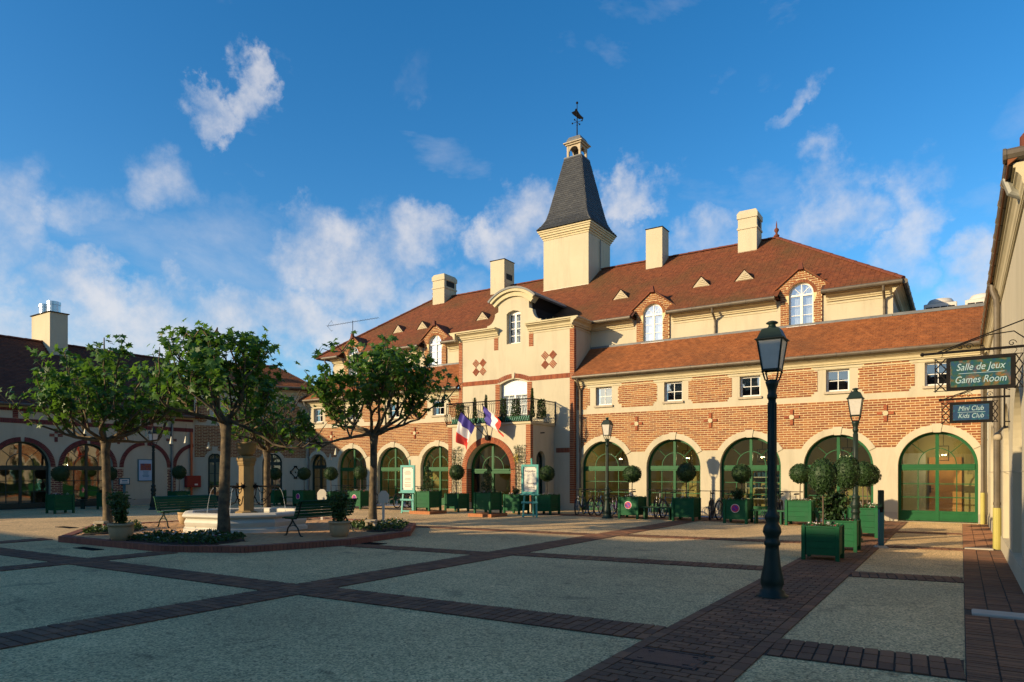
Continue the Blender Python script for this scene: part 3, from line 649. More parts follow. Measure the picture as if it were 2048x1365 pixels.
def wall_cross(fr, parent, x, z):
    m = MB(fr)
    for dx0, dx1, dz0, dz1 in ((-.05, .05, .09, .27), (-.05, .05, -.27, -.09), (-.25, -.09, -.05, .05), (.09, .25, -.05, .05)): m.box(x+dx0, x+dx1, -.055, -.01, z+dz0, z+dz1)
    o = m.build('wall_anchor', 'brick_trim', parent); b = MB(fr); v = []
    n = 16; b.add([(x+.085*math.cos(2*math.pi*i/n), -.06, z+.085*math.sin(2*math.pi*i/n)) for i in range(n)]+[(x+.085*math.cos(2*math.pi*i/n), -.01, z+.085*math.sin(2*math.pi*i/n)) for i in range(n)], [tuple(range(n))]+[(i, (i+1) % n, n+(i+1) % n, n+i) for i in range(n)]); b.build('boss', 'trim', o)
def arch_surround(fr, parent, cx, r, sp, zb, keytop, w=.22):
    m = MB(fr); a = math.degrees(math.asin(max(0, (zb-sp))/(r+w)))
    kw = .13; ka = math.degrees(math.asin(kw/(r+w)))+.4
    m.ring(cx, sp, r, r+w, a, 90-ka, -.03, .02, 18); m.ring(cx, sp, r, r+w, 90+ka, 180-a, -.03, .02, 18)
    o = m.build('arch_surround', 'plaster', parent)
    k = MB(fr); k.prism([(cx-.10, sp+r-.03), (cx+.10, sp+r-.03), (cx+.15, keytop), (cx-.15, keytop)], -.055, .02); k.build('keystone', 'plaster', o)
def room(parent, x0, x1, y0, y1, z1, name='interior'):
    m = MB(); m.add([(x0, y0, 0.01), (x1, y0, .01), (x1, y1, .01), (x0, y1, .01)], [(0, 1, 2, 3)]); f = m.build('interior_floor', 'room_floor', parent)
    m = MB(); m.add([(x0, y1, 0), (x1, y1, 0), (x1, y1, z1), (x0, y1, z1)], [(0, 1, 2, 3)]); m.add([(x0, y0, 0), (x0, y1, 0), (x0, y1, z1), (x0, y0, z1)], [(0, 1, 2, 3)]); m.add([(x1, y0, 0), (x1, y1, 0), (x1, y1, z1), (x1, y0, z1)], [(0, 1, 2, 3)])
    m.add([(x0, y0, z1), (x1, y0, z1), (x1, y1, z1), (x0, y1, z1)], [(0, 1, 2, 3)]); return m.build('interior_wall', 'room_wall', parent)
LPOW = 24.0
def pendant(parent, x, y, z):
    m = MB(); s_ = .15
    for sx in (-1, 1):
        for sy in (-1, 1): m.tube([(x+sx*s_, y+sy*s_, z), (x+sx*s_, y+sy*s_, z+.5)], .014, 4)
    for zz in (z+.02, z+.5):
        for a, b in (((-1, -1), (1, -1)), ((1, -1), (1, 1)), ((1, 1), (-1, 1)), ((-1, 1), (-1, -1))): m.tube([(x+a[0]*s_, y+a[1]*s_, zz), (x+b[0]*s_, y+b[1]*s_, zz)], .012, 4)
    m.tube([(x, y, z+.5), (x, y, z+.95)], .012, 4); o = m.build('pendant_lantern', 'iron', parent)
    b = MB()
    for k in range(3): b.ball((x+.07*math.cos(k*2.1), y+.07*math.sin(k*2.1), z+.2), .026, 6, 4)
    b.build('bulb', 'bulb', o)
    ld = bpy.data.lights.new('lantern_light', 'POINT'); ld.energy = LPOW; ld.color = (1, .78, .42); ld.shadow_soft_size = .08
    lo = bpy.data.objects.new('lantern_light', ld); COL.objects.link(lo); lo.parent = o; lo.location = Vector((x, y, z+.2))-ORG[parent.name]

# ================================================================== MAIN BUILDING
main = root('hotel_building', 'long cream building with brick bands, arched green doors, red tiled roof and slate spire', 'building', (-16, 26, 0))
FF = Frame((0, 25.9, 0)); FB = Frame((0, 25.7, 0)); FU = Frame((0, 27.27, 0)); FP = Frame((0, 23.76, 0))
SP, AR = 1.83, 1.10
RC = [-12.42, -9.47, -6.53, -3.57, -.65]; LC = [-27.34, -24.35, -21.40]
WR = [(c-.37, c+.37) for c in (-12.46, -9.46, -6.52, -3.57, -.62)]; WLc = [-30.0, -27.25, -24.3, -21.35]; WL = [(c-.37, c+.37) for c in WLc]
m = MB(FF); m.wall(rect(-13.74, .695, 0, 5.55), [arch(c, AR, 0.004, SP) for c in RC]+[rect(a, b, 4.34, 5.18) for a, b in WR], .30); wr = m.build('wall', 'plaster', main)
m = MB(FF); m.wall(rect(-30.97, -19.92, 0, 5.55), [arch(c, AR, 0.004, SP) for c in LC]+[arch(-30.0, .69, .004, 1.97)]+[rect(a, b, 4.34, 5.18) for a, b in WL], .30); wl = m.build('wall', 'plaster', main)
m = MB(FF)
xs = [-13.74]+sum([[c-AR, c+AR] for c in RC], [])+[.695]
for i in range(0, len(xs), 2): m = MB(FF); m.box(xs[i]+(.0 if i else .06), xs[i+1], -.012, .0, .0, .30); m.build('wall_plinth', 'plinth', main)
for c in RC: green_door(FF, main, c, AR, .03, SP, name='arched_door')
for c in LC: green_door(FF, main, c, AR, .03, SP)
green_door(FF, main, -30.0, .69, .03, 1.97, mt='green_dark', glass='glass_dark', nx=1)
for c in RC+LC: arch_surround(FF, main, c, AR, SP, 2.45, 3.19)
arch_surround(FF, main, -30.0, .69, 1.97, 2.45, 2.98, .2)
for a, b in WR+WL:
    sash(FF, main, a+.0, b, 4.42, 5.18, .14, 2, 2, curtain=False, glass='glass_dark', fw=.06)
    m = MB(FF); m.box(a-.06, b+.06, -.07, .14, 4.33, 4.415); m.build('window_sill', 'sill_stone', main)
# brick band with real bricks on a mortar bed
def band(fr, x0, x1, z0, z1, cut, seed, par, limit, mt='brick', holes=()):
    mo = MB(fr); P = Pieces(fr); brickfield(P, x0, x1, z0, z1, cut, seed=seed)
    # mortar bed: thin slabs row by row round the openings
    st = .05; z = z0
    while z < z1-1e-6:
        zc = z+st/2; spans = [(x0, x1)]
        for cx, cz, r in cut:
            dz = abs(zc-cz)
            if dz >= r: continue
            w = math.sqrt(r*r-dz*dz); ns = []
            for a, b in spans:
                if cx+w <= a or cx-w >= b: ns.append((a, b)); continue
                if cx-w > a: ns.append((a, cx-w))
                if cx+w < b: ns.append((cx+w, b))
            spans = ns
        for a, b in spans: mo.add([(a, -.005, z), (b, -.005, z), (b, -.005, min(z+st, z1)), (a, -.005, min(z+st, z1))], [(0, 1, 2, 3)])
        z += st
    o = mo.build('brick_band', 'mortar', par); P.emit('brick', mt, o, limit, 'far_bricks'); return o
band(FF, -13.62, .56, 2.45, 4.08, [(c, SP, AR+.215) for c in RC], 1, main, 300)
band(FF, -30.93, -19.95, 2.45, 4.08, [(c, SP, AR+.215) for c in LC]+[(-30.0, 1.97, .885)], 2, main, 0)
for i, (a, b) in enumerate([(-13.70, -13.10), (-11.81, -10.12), (-8.84, -7.18), (-5.88, -4.21), (-2.93, -1.27), (-29.4, -27.95), (-26.55, -25.0), (-23.6, -22.05), (-20.7, -19.95)]):
    mo = MB(FF); pl = notch_poly(a, b, 4.28, 5.32)
    if a < -13.5 and a > -14 : pl = [(a, 4.28)]+[(b-.17*math.cos(R(90*k/5)) if False else b-.17+.17*(1-math.cos(R(90-90*k/5))), 4.28+.17*math.sin(R(90*k/5))) for k in range(0)]+[(b-.17, 4.28), (b-.12, 4.40), (b, 4.45), (b, 5.15), (b-.12, 5.20), (b-.17, 5.32), (a, 5.32)]
    mo.add([(x, -.004, z) for x, z in pl], [tuple(q) for q in tessellate_polygon([[Vector((x, z, 0)) for x, z in pl]])]); o = mo.build('brick_panel', 'mortar', main)
    P = Pieces(FF); ins = panel_inside(a, b, 4.28, 5.32)
    if -14 < a < -13.5:
        ins0 = ins
        ins = lambda zc, a=a, f=ins0: [(a, f(zc)[0][1])]
    brickfield(P, a, b, 4.28, 5.32, inside=ins, seed=10+i); P.emit('brick', 'brick', o, 0 if i not in (3, 4) else 90, 'far_bricks')
for x in (-10.98, -7.98, -5.06, -2.11, -28.9, -25.85, -22.85): wall_cross(FF, main, x, 3.59)
# lower cornice, gutter and lean-to roof
for a, b in ((-13.72, .50), (-30.95, -19.95)):
    cornice(main, (a, 25.9, 5.30), (b, 25.9, 5.30), (0, -1, 0), .30, .28); gutter_run(main, (a, 25.53, 5.63), (b, 25.53, 5.63))
ups = Vector((0, 1.72, 1.44)).normalized(); LEN = math.hypot(1.72, 1.44)
m = MB()
for a, b in ((-13.73, .9), (-31.3, -19.93)): m.hexa([(a, 25.50, 5.58), (b, 25.50, 5.58), (b, 27.26, 7.03), (a, 27.26, 7.03)], [(a, 25.50, 5.64), (b, 25.50, 5.64), (b, 27.26, 7.09), (a, 27.26, 7.09)])
lr = m.build('lower_roof', 'roof_bed', main)
P = Pieces(); tiles(P, (-13.72, 25.5, 5.64), (.75, 25.5, 5.64), ups, LEN-.08, seed=5); tiles(P, (-31.2, 25.5, 5.64), (-19.93, 25.5, 5.64), ups, LEN-.08, seed=6)
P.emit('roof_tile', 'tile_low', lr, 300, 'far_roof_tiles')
for q in ((-13.7, -2.0, 27.16, 27.268, 7.06, 7.15), (-30.4, -19.95, 27.16, 27.268, 7.06, 7.15), (-1.98, .9, 27.12, 27.55, 7.06, 7.16)): m = MB(); m.box(*q); m.build('lead_flashing', 'lead', main)
m = MB(); m.box(-13.74, .69, 26.2, 26.35, 5.2, 5.7); m.box(-1.95, 1.5, 27.2, 36, 6.9, 7.05); m.box(-31, -19.95, 26.2, 26.35, 5.2, 5.7); m.build('inner_structure', 'plinth', main)
# rooms behind the glass
room(main, -13.7, -2.1, 26.21, 30.2, 3.0); room(main, -2.05, .68, 26.21, 28.4, 3.0); room(main, -31, -19.95, 26.21, 29.6, 3.0)
for x in RC[:4]: pendant(main, x+.15, 27.2, 2.0)
LPOW = 45.0; pendant(main, RC[4]+.15, 27.2, 2.0); LPOW = 24.0
for x in LC: pendant(main, x, 27.4, 2.0)
m = MB(); m.box(-.95, .02, 28.28, 28.36, .02, 2.15); dd = m.build('interior_door', 'wood_door', main)
m = MB(); m.box(-.93, -.89, 28.2, 28.279, .9, 1.15); m.box(-.93, -.80, 28.17, 28.2, 1.02, 1.05); m.build('door_handle', 'iron', dd)
m = MB(); m.box(-1.75, -1.05, 28.30, 28.37, .02, 2.3); m.build('interior_cupboard', 'white_paint', main)
sh = MB()
for zz in (.5, .95, 1.4, 1.85): sh.box(-7.6, -5.2, 29.5, 29.85, zz, zz+.03)
for xx in (-7.6, -6.4, -5.23): sh.box(xx, xx+.03, 29.5, 29.85, .02, 1.9)
so = sh.build('interior_shelf', 'white_paint', main); rr = random.Random(9)
it = MB()
for zz in (.53, .98, 1.43):
    x = -7.5
    while x < -5.3: w = rr.uniform(.05, .16); it.box(x, x+w, 29.52, 29.75, zz, zz+rr.uniform(.1, .3)); x += w+rr.uniform(.02, .12)
it.build('shelf_goods', 'bike_blue', so, kind='stuff')
# ---- upper wall
DC = [-10.82, -4.99, -22.64, -28.6]
DS = sorted(DC); xx = [-30.3]+sum([[c-.46, c+.46] for c in DS], [])+[-1.99]
for i in range(0, len(xx), 2): m = MB(FU); m.wall(rect(xx[i], xx[i+1], 6.9, 8.12), [], .25); m.build('upper_wall', 'plaster', main)
m = MB(); m.box(-2.24, -1.99, 27.53, 36.3, 6.9, 8.12); m.box(-30.3, -30.05, 27.53, 36.3, 6.9, 8.12); m.build('end_wall', 'plaster', main)
seg = [(-30.6, -29.45), (-27.75, -23.5), (-21.8, -19.9), (-13.7, -11.68), (-9.96, -5.86), (-4.12, -1.69)]
for a, b in seg:
    cornice(main, (max(a, -30.3), 27.27, 7.86), (min(b, -1.99), 27.27, 7.86), (0, -1, 0), .28, .36); gutter_run(main, (a-.1, 26.80, 8.16), (b, 26.80, 8.16), .08)
cornice(main, (-1.99, 27.0, 7.86), (-1.99, 36.2, 7.86), (1, 0, 0), .28, .30); gutter_run(main, (-1.60, 26.85, 8.16), (-1.60, 36.6, 8.16), .08)
for x in (-8.2, -2.25, -25.7, -30.5): downpipe(main, [(x, 26.80, 8.12), (x, 26.84, 7.95), (x, 27.17, 7.72), (x, 27.2, 7.6), (x, 27.2, 7.14)], .045)
# ---- main roof
EY, EZ, RY, RZ = 26.80, 8.19, 31.8, 12.0; XL_, XR_, RL, RR_ = -31.3, -1.66, -26.55, -6.85; BY = 36.8
m = MB()
sl = math.hypot(RY-EY, RZ-EZ); SN = .90
def rp(x, s_): return (x, EY+(RY-EY)*s_/sl, EZ+(RZ-EZ)*s_/sl)
hl = XL_+(RL-XL_)*SN/sl; hr = XR_-(XR_-RR_)*SN/sl
m.add([rp(hl, SN), rp(hr, SN), (RR_, RY, RZ), (RL, RY, RZ)], [(0, 1, 2, 3)])
xs_ = [None]+sum([[c-.74, c+.74] for c in sorted(DC)], [])+[None]
for i in range(0, len(xs_), 2):
    a, b = xs_[i], xs_[i+1]; m.add([rp(XL_ if a is None else a, 0), rp(XR_ if b is None else b, 0), rp(hr if b is None else b, SN), rp(hl if a is None else a, SN)], [(0, 1, 2, 3)])
m.add([(XR_, EY, EZ), (XR_, BY, EZ), (RR_, RY, RZ)], [(0, 1, 2)])
m.add([(XL_, BY, EZ), (XL_, EY, EZ), (RL, RY, RZ)], [(0, 1, 2)]); m.add([(XR_, BY, EZ), (XL_, BY, EZ), (RL, RY, RZ), (RR_, RY, RZ)], [(0, 1, 2, 3)])
for i in range(0, len(xs_), 2):
    a, b = xs_[i], xs_[i+1]; a = XL_ if a is None else a; b = XR_ if b is None else b; m.add([(a, EY, EZ-.03), (b, EY, EZ-.03), (b, 27.4, EZ-.03), (a, 27.4, EZ-.03)], [(0, 1, 2, 3)])
m.add([(XR_, 27.4, EZ-.03), (XR_, BY, EZ-.03), (-2.2, BY, EZ-.03), (-2.2, 27.4, EZ-.03)], [(0, 1, 2, 3)])
mr_ = m.build('main_roof', 'roof_bed', main)
sl = math.hypot(RY-EY, RZ-EZ); P = Pieces()
def sk(x, s_):
    X = XL_+x
    for c in DC:
        if abs(X-c) < .80 and s_ < .92: return True
    if -19.9 < X < -13.76 and s_ < .30: return True
    if -17.9 < X < -15.8 and s_ < 2.2: return True
    return False
tiles(P, (XL_, EY, EZ), (XR_, EY, EZ), (0, RY-EY, RZ-EZ), sl-.1, left=lambda s: (RL-XL_)*s/sl+.02, right=lambda s: (XR_-XL_)-(XR_-RR_)*s/sl-.02, seed=8, skip=sk)
sr = math.hypot(XR_-RR_, RZ-EZ); tiles(P, (XR_, EY, EZ), (XR_, BY, EZ), (RR_-XR_, 0, RZ-EZ), sr-.1, left=lambda s: (RY-EY)*s/sr, right=lambda s: (BY-EY)-(BY-RY)*s/sr, seed=9)
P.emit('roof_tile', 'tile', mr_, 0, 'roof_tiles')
L_ = []; ridge_line(L_, (RL, RY, RZ), (RR_, RY, RZ)); ridge_line(L_, (XR_, EY, EZ+.03), (RR_, RY, RZ)); ridge_line(L_, (XL_, EY, EZ+.03), (RL, RY, RZ)); build_ridge(L_, 'ridge_tiles', mr_)
for x, y in ((RR_, RY), (RL, RY)):
    m = MB(); m.lathe([(.10, 0), (.13, .08), (.05, .16), (.05, .22), (.10, .30), (.10, .36), (.03, .44), (.025, .60), (.005, .74)], (x, y, RZ+.05), 10); m.build('roof_finial', 'ridge', main, smooth=True)
# ---- louvred roof vents
def vent(x, y):
    zb = EZ+(y-EY)*(RZ-EZ)/(RY-EY); m = MB(); w, hh = .42, .46
    yb = y+hh*(RY-EY)/(RZ-EZ)
    m.add([(x-w, y, zb-.01), (x+w, y, zb-.01), (x, y, zb+hh)], [(0, 1, 2)]); o = m.build('roof_vent', 'sill_stone', main)
    q = MB(); q.add([(x-w-.03, y-.03, zb), (x, y-.03, zb+hh+.04), (x, yb, zb+hh+.04), (x-w-.03, y-.03, zb-.03)], [(0, 1, 2), (0, 2, 3)]); q.add([(x+w+.03, y-.03, zb), (x, y-.03, zb+hh+.04), (x, yb, zb+hh+.04)], [(0, 2, 1)]); q.build('vent_roof', 'tile', o)
    q = MB()
    for k in range(4):
        z = zb+.07+k*.075; ww = w*(1-(z-zb)/hh)-.09
        if ww > .03: q.box(x-ww, x+ww, y-.025, y-.004, z, z+.028)
    q.build('louvre_slats', 'trim', o)
for x in (-12.8, -9.13, -7.36, -26.28, -24.51, -20.48): vent(x, 28.36)
# ---- brick dormers
def dormer(cx):
    fr = Frame((0, 27.20, 0)); r = .43; sp = 8.27
    out = [(cx-.72, 7.02), (cx+.72, 7.02), (cx+.72, 8.30), (cx+.90, 8.42), (cx+.90, 8.52), (cx, 9.20), (cx-.90, 8.52), (cx-.90, 8.42), (cx-.72, 8.30)]
    m = MB(fr); m.wall(out, [arch(cx, r, 7.06, sp, 18)], .22); o = m.build('dormer', 'mortar', main)
    P = Pieces(fr)
    def ins(zc):
        if zc < 8.30: e = .72
        elif zc < 8.52: e = .72+.18*min(1, (zc-8.30)/.12)
        else: e = .90*(9.20-zc)/.68
        return [(cx-e+.004, cx+e-.004)]
    brickfield(P, cx-.9, cx+.9, 7.04, 9.16, cut=[(cx, sp, r+.12), (cx-r-.004, cx+r+.004, 7.0, sp)], inside=ins, bl=.2, seed=int(abs(cx)*10))
    for i in range(27):
        a = math.pi*(i+.5)/27; P.put((cx+(r+.06)*math.cos(a), -.008, sp+(r+.06)*math.sin(a)), (.115, .026, .046), Matrix.Rotation(-a, 4, 'Y'))
    for s_ in (-1, 1):                                # brick reveal cheeks outside the wall
        for k in range(16): P.put((cx+s_*.722, .10, 7.08+.0765*k), (.012, .2, .064))
    P.emit('brick', 'brick', o, 0, 'dormer_bricks')
    m = MB()
    for s_ in (-1, 1):
        e0 = (cx+s_*1.0, 8.44); e1 = (cx, 9.24); yb0 = EY+(8.44-EZ)*(RY-EY)/(RZ-EZ); yb1 = EY+(9.27-EZ)*(RY-EY)/(RZ-EZ)+.1; t = .07
        m.hexa([(e0[0], 27.12, e0[1]), (e1[0], 27.12, e1[1]), (e1[0], yb1, e1[1]), (e0[0], yb0+.1, e0[1])], [(e0[0], 27.12, e0[1]+t), (e1[0], 27.12, e1[1]+t), (e1[0], yb1, e1[1]+t), (e0[0], yb0+.1, e0[1]+t)])
    m.build('dormer_roof', 'tile', o)
    m = MB(); m.hexa([(cx-.10, 27.06, 9.16), (cx+.10, 27.06, 9.16), (cx+.10, 27.22, 9.16), (cx-.10, 27.22, 9.16)], [(cx-.05, 27.08, 9.42), (cx+.05, 27.08, 9.42), (cx+.05, 27.22, 9.42), (cx-.05, 27.22, 9.42)]); m.build('ridge_end_tile', 'ridge', o)
    m = MB(); 
    for s_ in (-1, 1): m.box(cx+s_*.72-.02, cx+s_*.72+.02, 27.42, 28.3, 7.1, 8.45)
    m.build('dormer_cheek', 'lead', o)
    sash(fr, main, cx-r+.002, cx+r-.002, 7.10, sp+r-.002, .10, 1, 3, fan=True, leaves=2, name='dormer_window', fw=.05)
    m = MB(fr); m.box(cx-r-.08, cx+r+.08, -.05, .1, 7.0, 7.075); m.build('window_sill', 'white_paint', main)
for c in DC: dormer(c)
# ---- central bay
BX0, BX1, BC = -19.92, -13.74, -16.83
dseg = [(BC+.72, 5.62)]+[(BC+.72-1.44*i/10, 5.62+.20*math.sin(math.pi*i/10)) for i in range(1, 10)]+[(BC-.72, 5.62)]
door = [(BC-.72, 3.72), (BC+.72, 3.72)]+dseg
gwin = [(BC-.37, 7.42), (BC+.37, 7.42), (BC+.37, 8.78), (BC+.25, 8.86), (BC, 8.92), (BC-.25, 8.86), (BC-.37, 8.78)]
sho = [(1.0, 8.86)]+[(1.0+.45*math.sin(R(90*i/6))**1.0*0+.45*(1-math.cos(R(90*i/6))), 8.86-.50*math.sin(R(90*i/6))) for i in range(1, 7)]
right = [(BC+o, z) for o, z in sho]; left = [(BC-o, z) for o, z in sho]
out = [(BX0, 0), (BX1, 0), (BX1, 8.0)]+[(BC+1.45, 8.0)]+list(reversed(right))+[(BC+.82, 8.93), (BC+.82, 9.40)]+[(BC+.82-1.64*i/8, 9.40+.12*math.sin(math.pi*i/8)) for i in range(1, 8)]+[(BC-.82, 9.40), (BC-.82, 8.93)]+left+[(BC-1.45, 8.0), (BX0, 8.0)]
m = MB(FB); m.wall(out, [door, gwin, rect(BC-1.6, BC+1.6, .01, 3.0)], .28); m.build('bay_wall', 'plaster', main)
m = MB(); m.box(BX1-.25, BX1-.002, 25.985, 27.6, 0, 8.0); m.box(BX0+.002, BX0+.25, 25.985, 27.6, 0, 8.0); m.build('bay_side_wall', 'plaster', main)
m = MB(); m.box(BX0+.02, BX1-.02, 25.99, 27.5, 8.0, 8.06); m.build('bay_terrace', 'lead', main)
# dutch gable: curved cap moulding and its barrel roof
Rg = 1.72; cz = 9.85-Rg; ga = math.degrees(math.asin(1.18/Rg)); gm = MB(FB)
gm.ring(BC, cz, Rg-.32, Rg-.12, 90-ga, 90+ga, -.10, .28, 24); gm.ring(BC, cz, Rg-.12, Rg, 90-ga, 90+ga, -.20, .28, 24); gm.build('gable_moulding', 'trim', main)
gm = MB(FB); gm.ring(BC, cz, Rg+.003, Rg+.09, 90-ga-1.5, 90+ga+1.5, -.24, 3.4, 24); gm.build('gable_roof', 'lead', main)
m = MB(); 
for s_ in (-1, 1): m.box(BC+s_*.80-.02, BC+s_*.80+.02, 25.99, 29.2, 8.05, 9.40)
m.build('gable_cheek', 'dark_void', main)  # near-black instead of plaster: shade under the overhang put into the colour
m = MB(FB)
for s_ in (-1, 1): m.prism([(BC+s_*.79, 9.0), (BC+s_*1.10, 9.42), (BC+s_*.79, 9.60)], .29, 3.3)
m.build('gable_soffit', 'dark_void', main)  # shade below the barrel roof's eaves is put into this near-black colour
for a, b in ((BX0-.0, BC-.80), (BC+.80, BX1)): cornice(main, (a, 25.7, 7.86), (b, 25.7, 7.86), (0, -1, 0), .34, .34, line=True)
cornice(main, (BX1, 25.36, 7.86), (BX1, 27.2, 7.86), (1, 0, 0), .34, .34); cornice(main, (BX0, 25.36, 7.86), (BX0, 27.2, 7.86), (-1, 0, 0), .34, .34)
m = MB()
for k in range(60): 
    x = rnd.uniform(BC+.9, BX1); y = rnd.uniform(25.6, 26.4); m.add([(x, y, 8.18), (x+rnd.uniform(-.05, .05), y, 8.18+rnd.uniform(.06, .2)), (x+.025, y, 8.18)], [(0, 1, 2)])
m.build('moss_tufts', 'leaf_shrub', main, kind='stuff')
sash(FB, main, BC-.36, BC+.36, 7.44, 8.80, .20, 1, 4, leaves=2, name='gable_window', fw=.05, glass='glass_clear')
m = MB(FB); m.prism([(BC-.37, 8.775), (BC+.37, 8.775), (BC+.25, 8.86), (BC, 8.92), (BC-.25, 8.86)], .19, .27); m.build('window_head', 'white_paint', main)
# balcony door
sash(FB, main, BC-.70, BC+.70, 3.74, 5.18, .16, 2, 3, leaves=2, name='balcony_door', fw=.075, glass='glass_clear')
m = MB(FB); m.prism([(BC-.71, 5.18), (BC+.71, 5.18)]+[(p[0], p[1]-.004) for p in dseg], .17, .25); m.build('door_head', 'white_paint', main)
# brick trims of the bay, each brick real
P = Pieces(FB)
def pilaster(P, x0, x1, z0, z1, y=-.014, step=.0765):
    z = z0; k = 0
    while z < z1-.05:
        P.put(((x0+x1)/2, y+.012, z+step/2), (x1-x0, .03, step-.0125)); z += step; k += 1
def soldiers(P, x0, x1, z0, z1, y=-.014, step=.077):
    n = max(1, round((x1-x0)/step))
    for i in range(n): P.put((x0+(x1-x0)*(i+.5)/n, y+.012, (z0+z1)/2), ((x1-x0)/n-.0125, .03, z1-z0))
pilaster(P, BX0, BX0+.21, .3, 7.84); pilaster(P, BX1-.21, BX1, .3, 7.84); pilaster(P, BC-1.05, BC-.83, 7.2, 7.82); pilaster(P, BC+.83, BC+1.05, 7.2, 7.82)
pilaster(P, BC-.98, BC-.74, 3.72, 5.62); pilaster(P, BC+.74, BC+.98, 3.72, 5.62)
soldiers(P, BX0+.22, BC-.85, 5.67, 5.87); soldiers(P, BC+.85, BX1-.22, 5.67, 5.87)
for i in range(20):
    t = (i+.5)/20; x = BC-.85+1.70*t; z = 5.765+.20*math.sin(math.pi*t)
    if abs(t-.5) > .035: P.put((x, -.002, z), (.066, .03, .2), Matrix.Rotation(-math.atan(.20*math.pi*math.cos(math.pi*t)/1.7), 4, 'Y'))
soldiers(P, -14.62, BX1-.22, 2.47, 2.67)
for ox, oz in ((-18.72, 6.50), (-14.98, 6.52)):
    for qa in (45, 135, 225, 315):
        c_ = (ox+.28*math.cos(R(qa)), oz+.28*math.sin(R(qa)))
        for k in range(4):
            o = (k-1.5)*.074; 
            d_ = R(qa) if qa in (45, 225) else R(qa)
            P.put((c_[0]-math.sin(d_)*o, -.004, c_[1]+math.cos(d_)*o), (.29, .03, .050), Matrix.Rotation(-d_, 4, 'Y'))
FS = Frame((BX1, 25.7, 0), R(90)); 
z = .3
while z < 7.80: P.put((.075, .002-.0, z+.038), (.19, .012, .064), None, FS); z += .0765
bt = MB(FB); bt.box(BX0+.005, BX0+.205, -.006, -.001, .3, 7.84); bt.box(BX1-.205, BX1-.001, -.006, -.001, .3, 7.84); bt.box(BC-1.045, BC-.835, -.006, -.001, 7.2, 7.82); bt.box(BC+.835, BC+1.045, -.006, -.001, 7.2, 7.82); bt.box(BC-.975, BC-.745, -.006, -.001, 3.72, 5.62); bt.box(BC+.745, BC+.975, -.006, -.001, 3.72, 5.62)
bt = bt.build('brick_trim', 'mortar', main); P.emit('brick', 'brick_trim', bt, 0, 'trim_bricks')
m = MB(FB); m.prism([(BC-.06, 5.84), (BC+.06, 5.84), (BC+.08, 6.1), (BC-.08, 6.1)], -.04, .01); m.build('keystone', 'plaster', main)
# ---- porch with balcony
PX0, PX1, PC = -19.0, -14.72, -16.83; PZ = 3.62
pr_, psp = 1.15, 1.72
m = MB(FP); m.wall(rect(PX0, PX1, 0, PZ), [arch(PC, pr_, .004, psp)], .45); m.build('porch_wall', 'plaster', main)
FPS = Frame((PX1, 23.76, 0), R(90))
m = MB(FPS); m.wall(rect(.452, 1.93, 0, PZ), [arch(.80+.02, .36, .5, 2.15, 16)], .3); m.build('porch_side_wall', 'plaster', main)
m = MB(); m.box(PX0, PX0+.3, 24.212, 25.69, 0, PZ); m.build('porch_side_wall', 'plaster', main)
m = MB(FPS); m.ring(.82, 2.15, .30, .358, 0, 180, .15, .21, 14); m.box(.462, .52, .15, .21, .5, 2.15); m.box(1.12, 1.178, .15, .21, .5, 2.15); m.tube([(.82, .18, .5), (.82, .18, 2.45)], .02, 4); m.tube([(.5, .18, 1.6), (1.14, .18, 1.6)], .02, 4); sw = m.build('porch_side_window', 'green_dark', main)
m = MB(FPS); m.add([(.48, .19, .5), (1.16, .19, .5), (1.16, .19, 2.5), (.48, .19, 2.5)], [(0, 1, 2, 3)]); m.build('pane', 'glass_dark', sw)
m = MB(); m.box(PX0-.06, PX1+.06, 23.70, 25.69, PZ, PZ+.09); m.build('balcony_floor', 'trim', main)
green_door(FP, main, PC, pr_, .03, psp, y=.42-.1, bottom=.12, nx=1, rows=1, name='entrance_door')
m = MB(FP); m.box(PC-.9, PC+.9, .25, .33, psp-.03, psp+.03); m.build('entrance_header', 'green_paint', main)
P = Pieces(FP); n = 52
for i in range(n):
    a = math.pi*(i+.5)/n
    P.put((PC+(pr_+.13)*math.cos(a), -.01, psp+(pr_+.13)*math.sin(a)), (.25, .05, math.pi*(pr_+.13)/n-.011), Matrix.Rotation(-a, 4, 'Y'))
z = .32
while z < psp-.02:
    for s_ in (-1, 1): P.put((PC+s_*(pr_+.13), -.01, z+.038), (.25, .05, .064)); P.put((PC+s_*(pr_+.002), .20, z+.038), (.014, .36, .064))
    z += .0765
for s_ in (0,):
    for k in range(4): P.put((PC, -.03, psp+pr_+.05+.0765*k), (.20, .06, .064))
pilaster(P, PX1-.22, PX1, .3, PZ-.01); pilaster(P, PX0, PX0+.20, .3, PZ-.01)
z = .3
while z < PZ-.05: P.put((.085, .002, z+.038), (.2, .012, .064), None, FPS); z += .0765
pt = MB(FP); pt.box(PX1-.215, PX1-.002, -.006, -.001, .3, PZ-.01); pt.box(PX0+.002, PX0+.195, -.006, -.001, .3, PZ-.01); pt.ring(PC, psp, pr_+.006, pr_+.25, 0, 180, -.012, .02, 30); pt.box(PC-pr_-.25, PC-pr_-.006, -.012, .02, .3, psp); pt.box(PC+pr_+.006, PC+pr_+.25, -.012, .02, .3, psp)
pt = pt.build('porch_brickwork', 'mortar', main); P.emit('brick', 'brick_trim', pt, 120, 'porch_bricks')
m = MB(FP)
for s_ in (-1, 1): m.box(PC+s_*(pr_+.13)-.15, PC+s_*(pr_+.13)+.15, -.06, .38, 0, .30)
m.build('porch_plinth', 'plinth', main)
room(main, -18.7, -15.0, 24.3, 28.2, 3.0)
pendant(main, PC+.4, 25.2, 2.0)
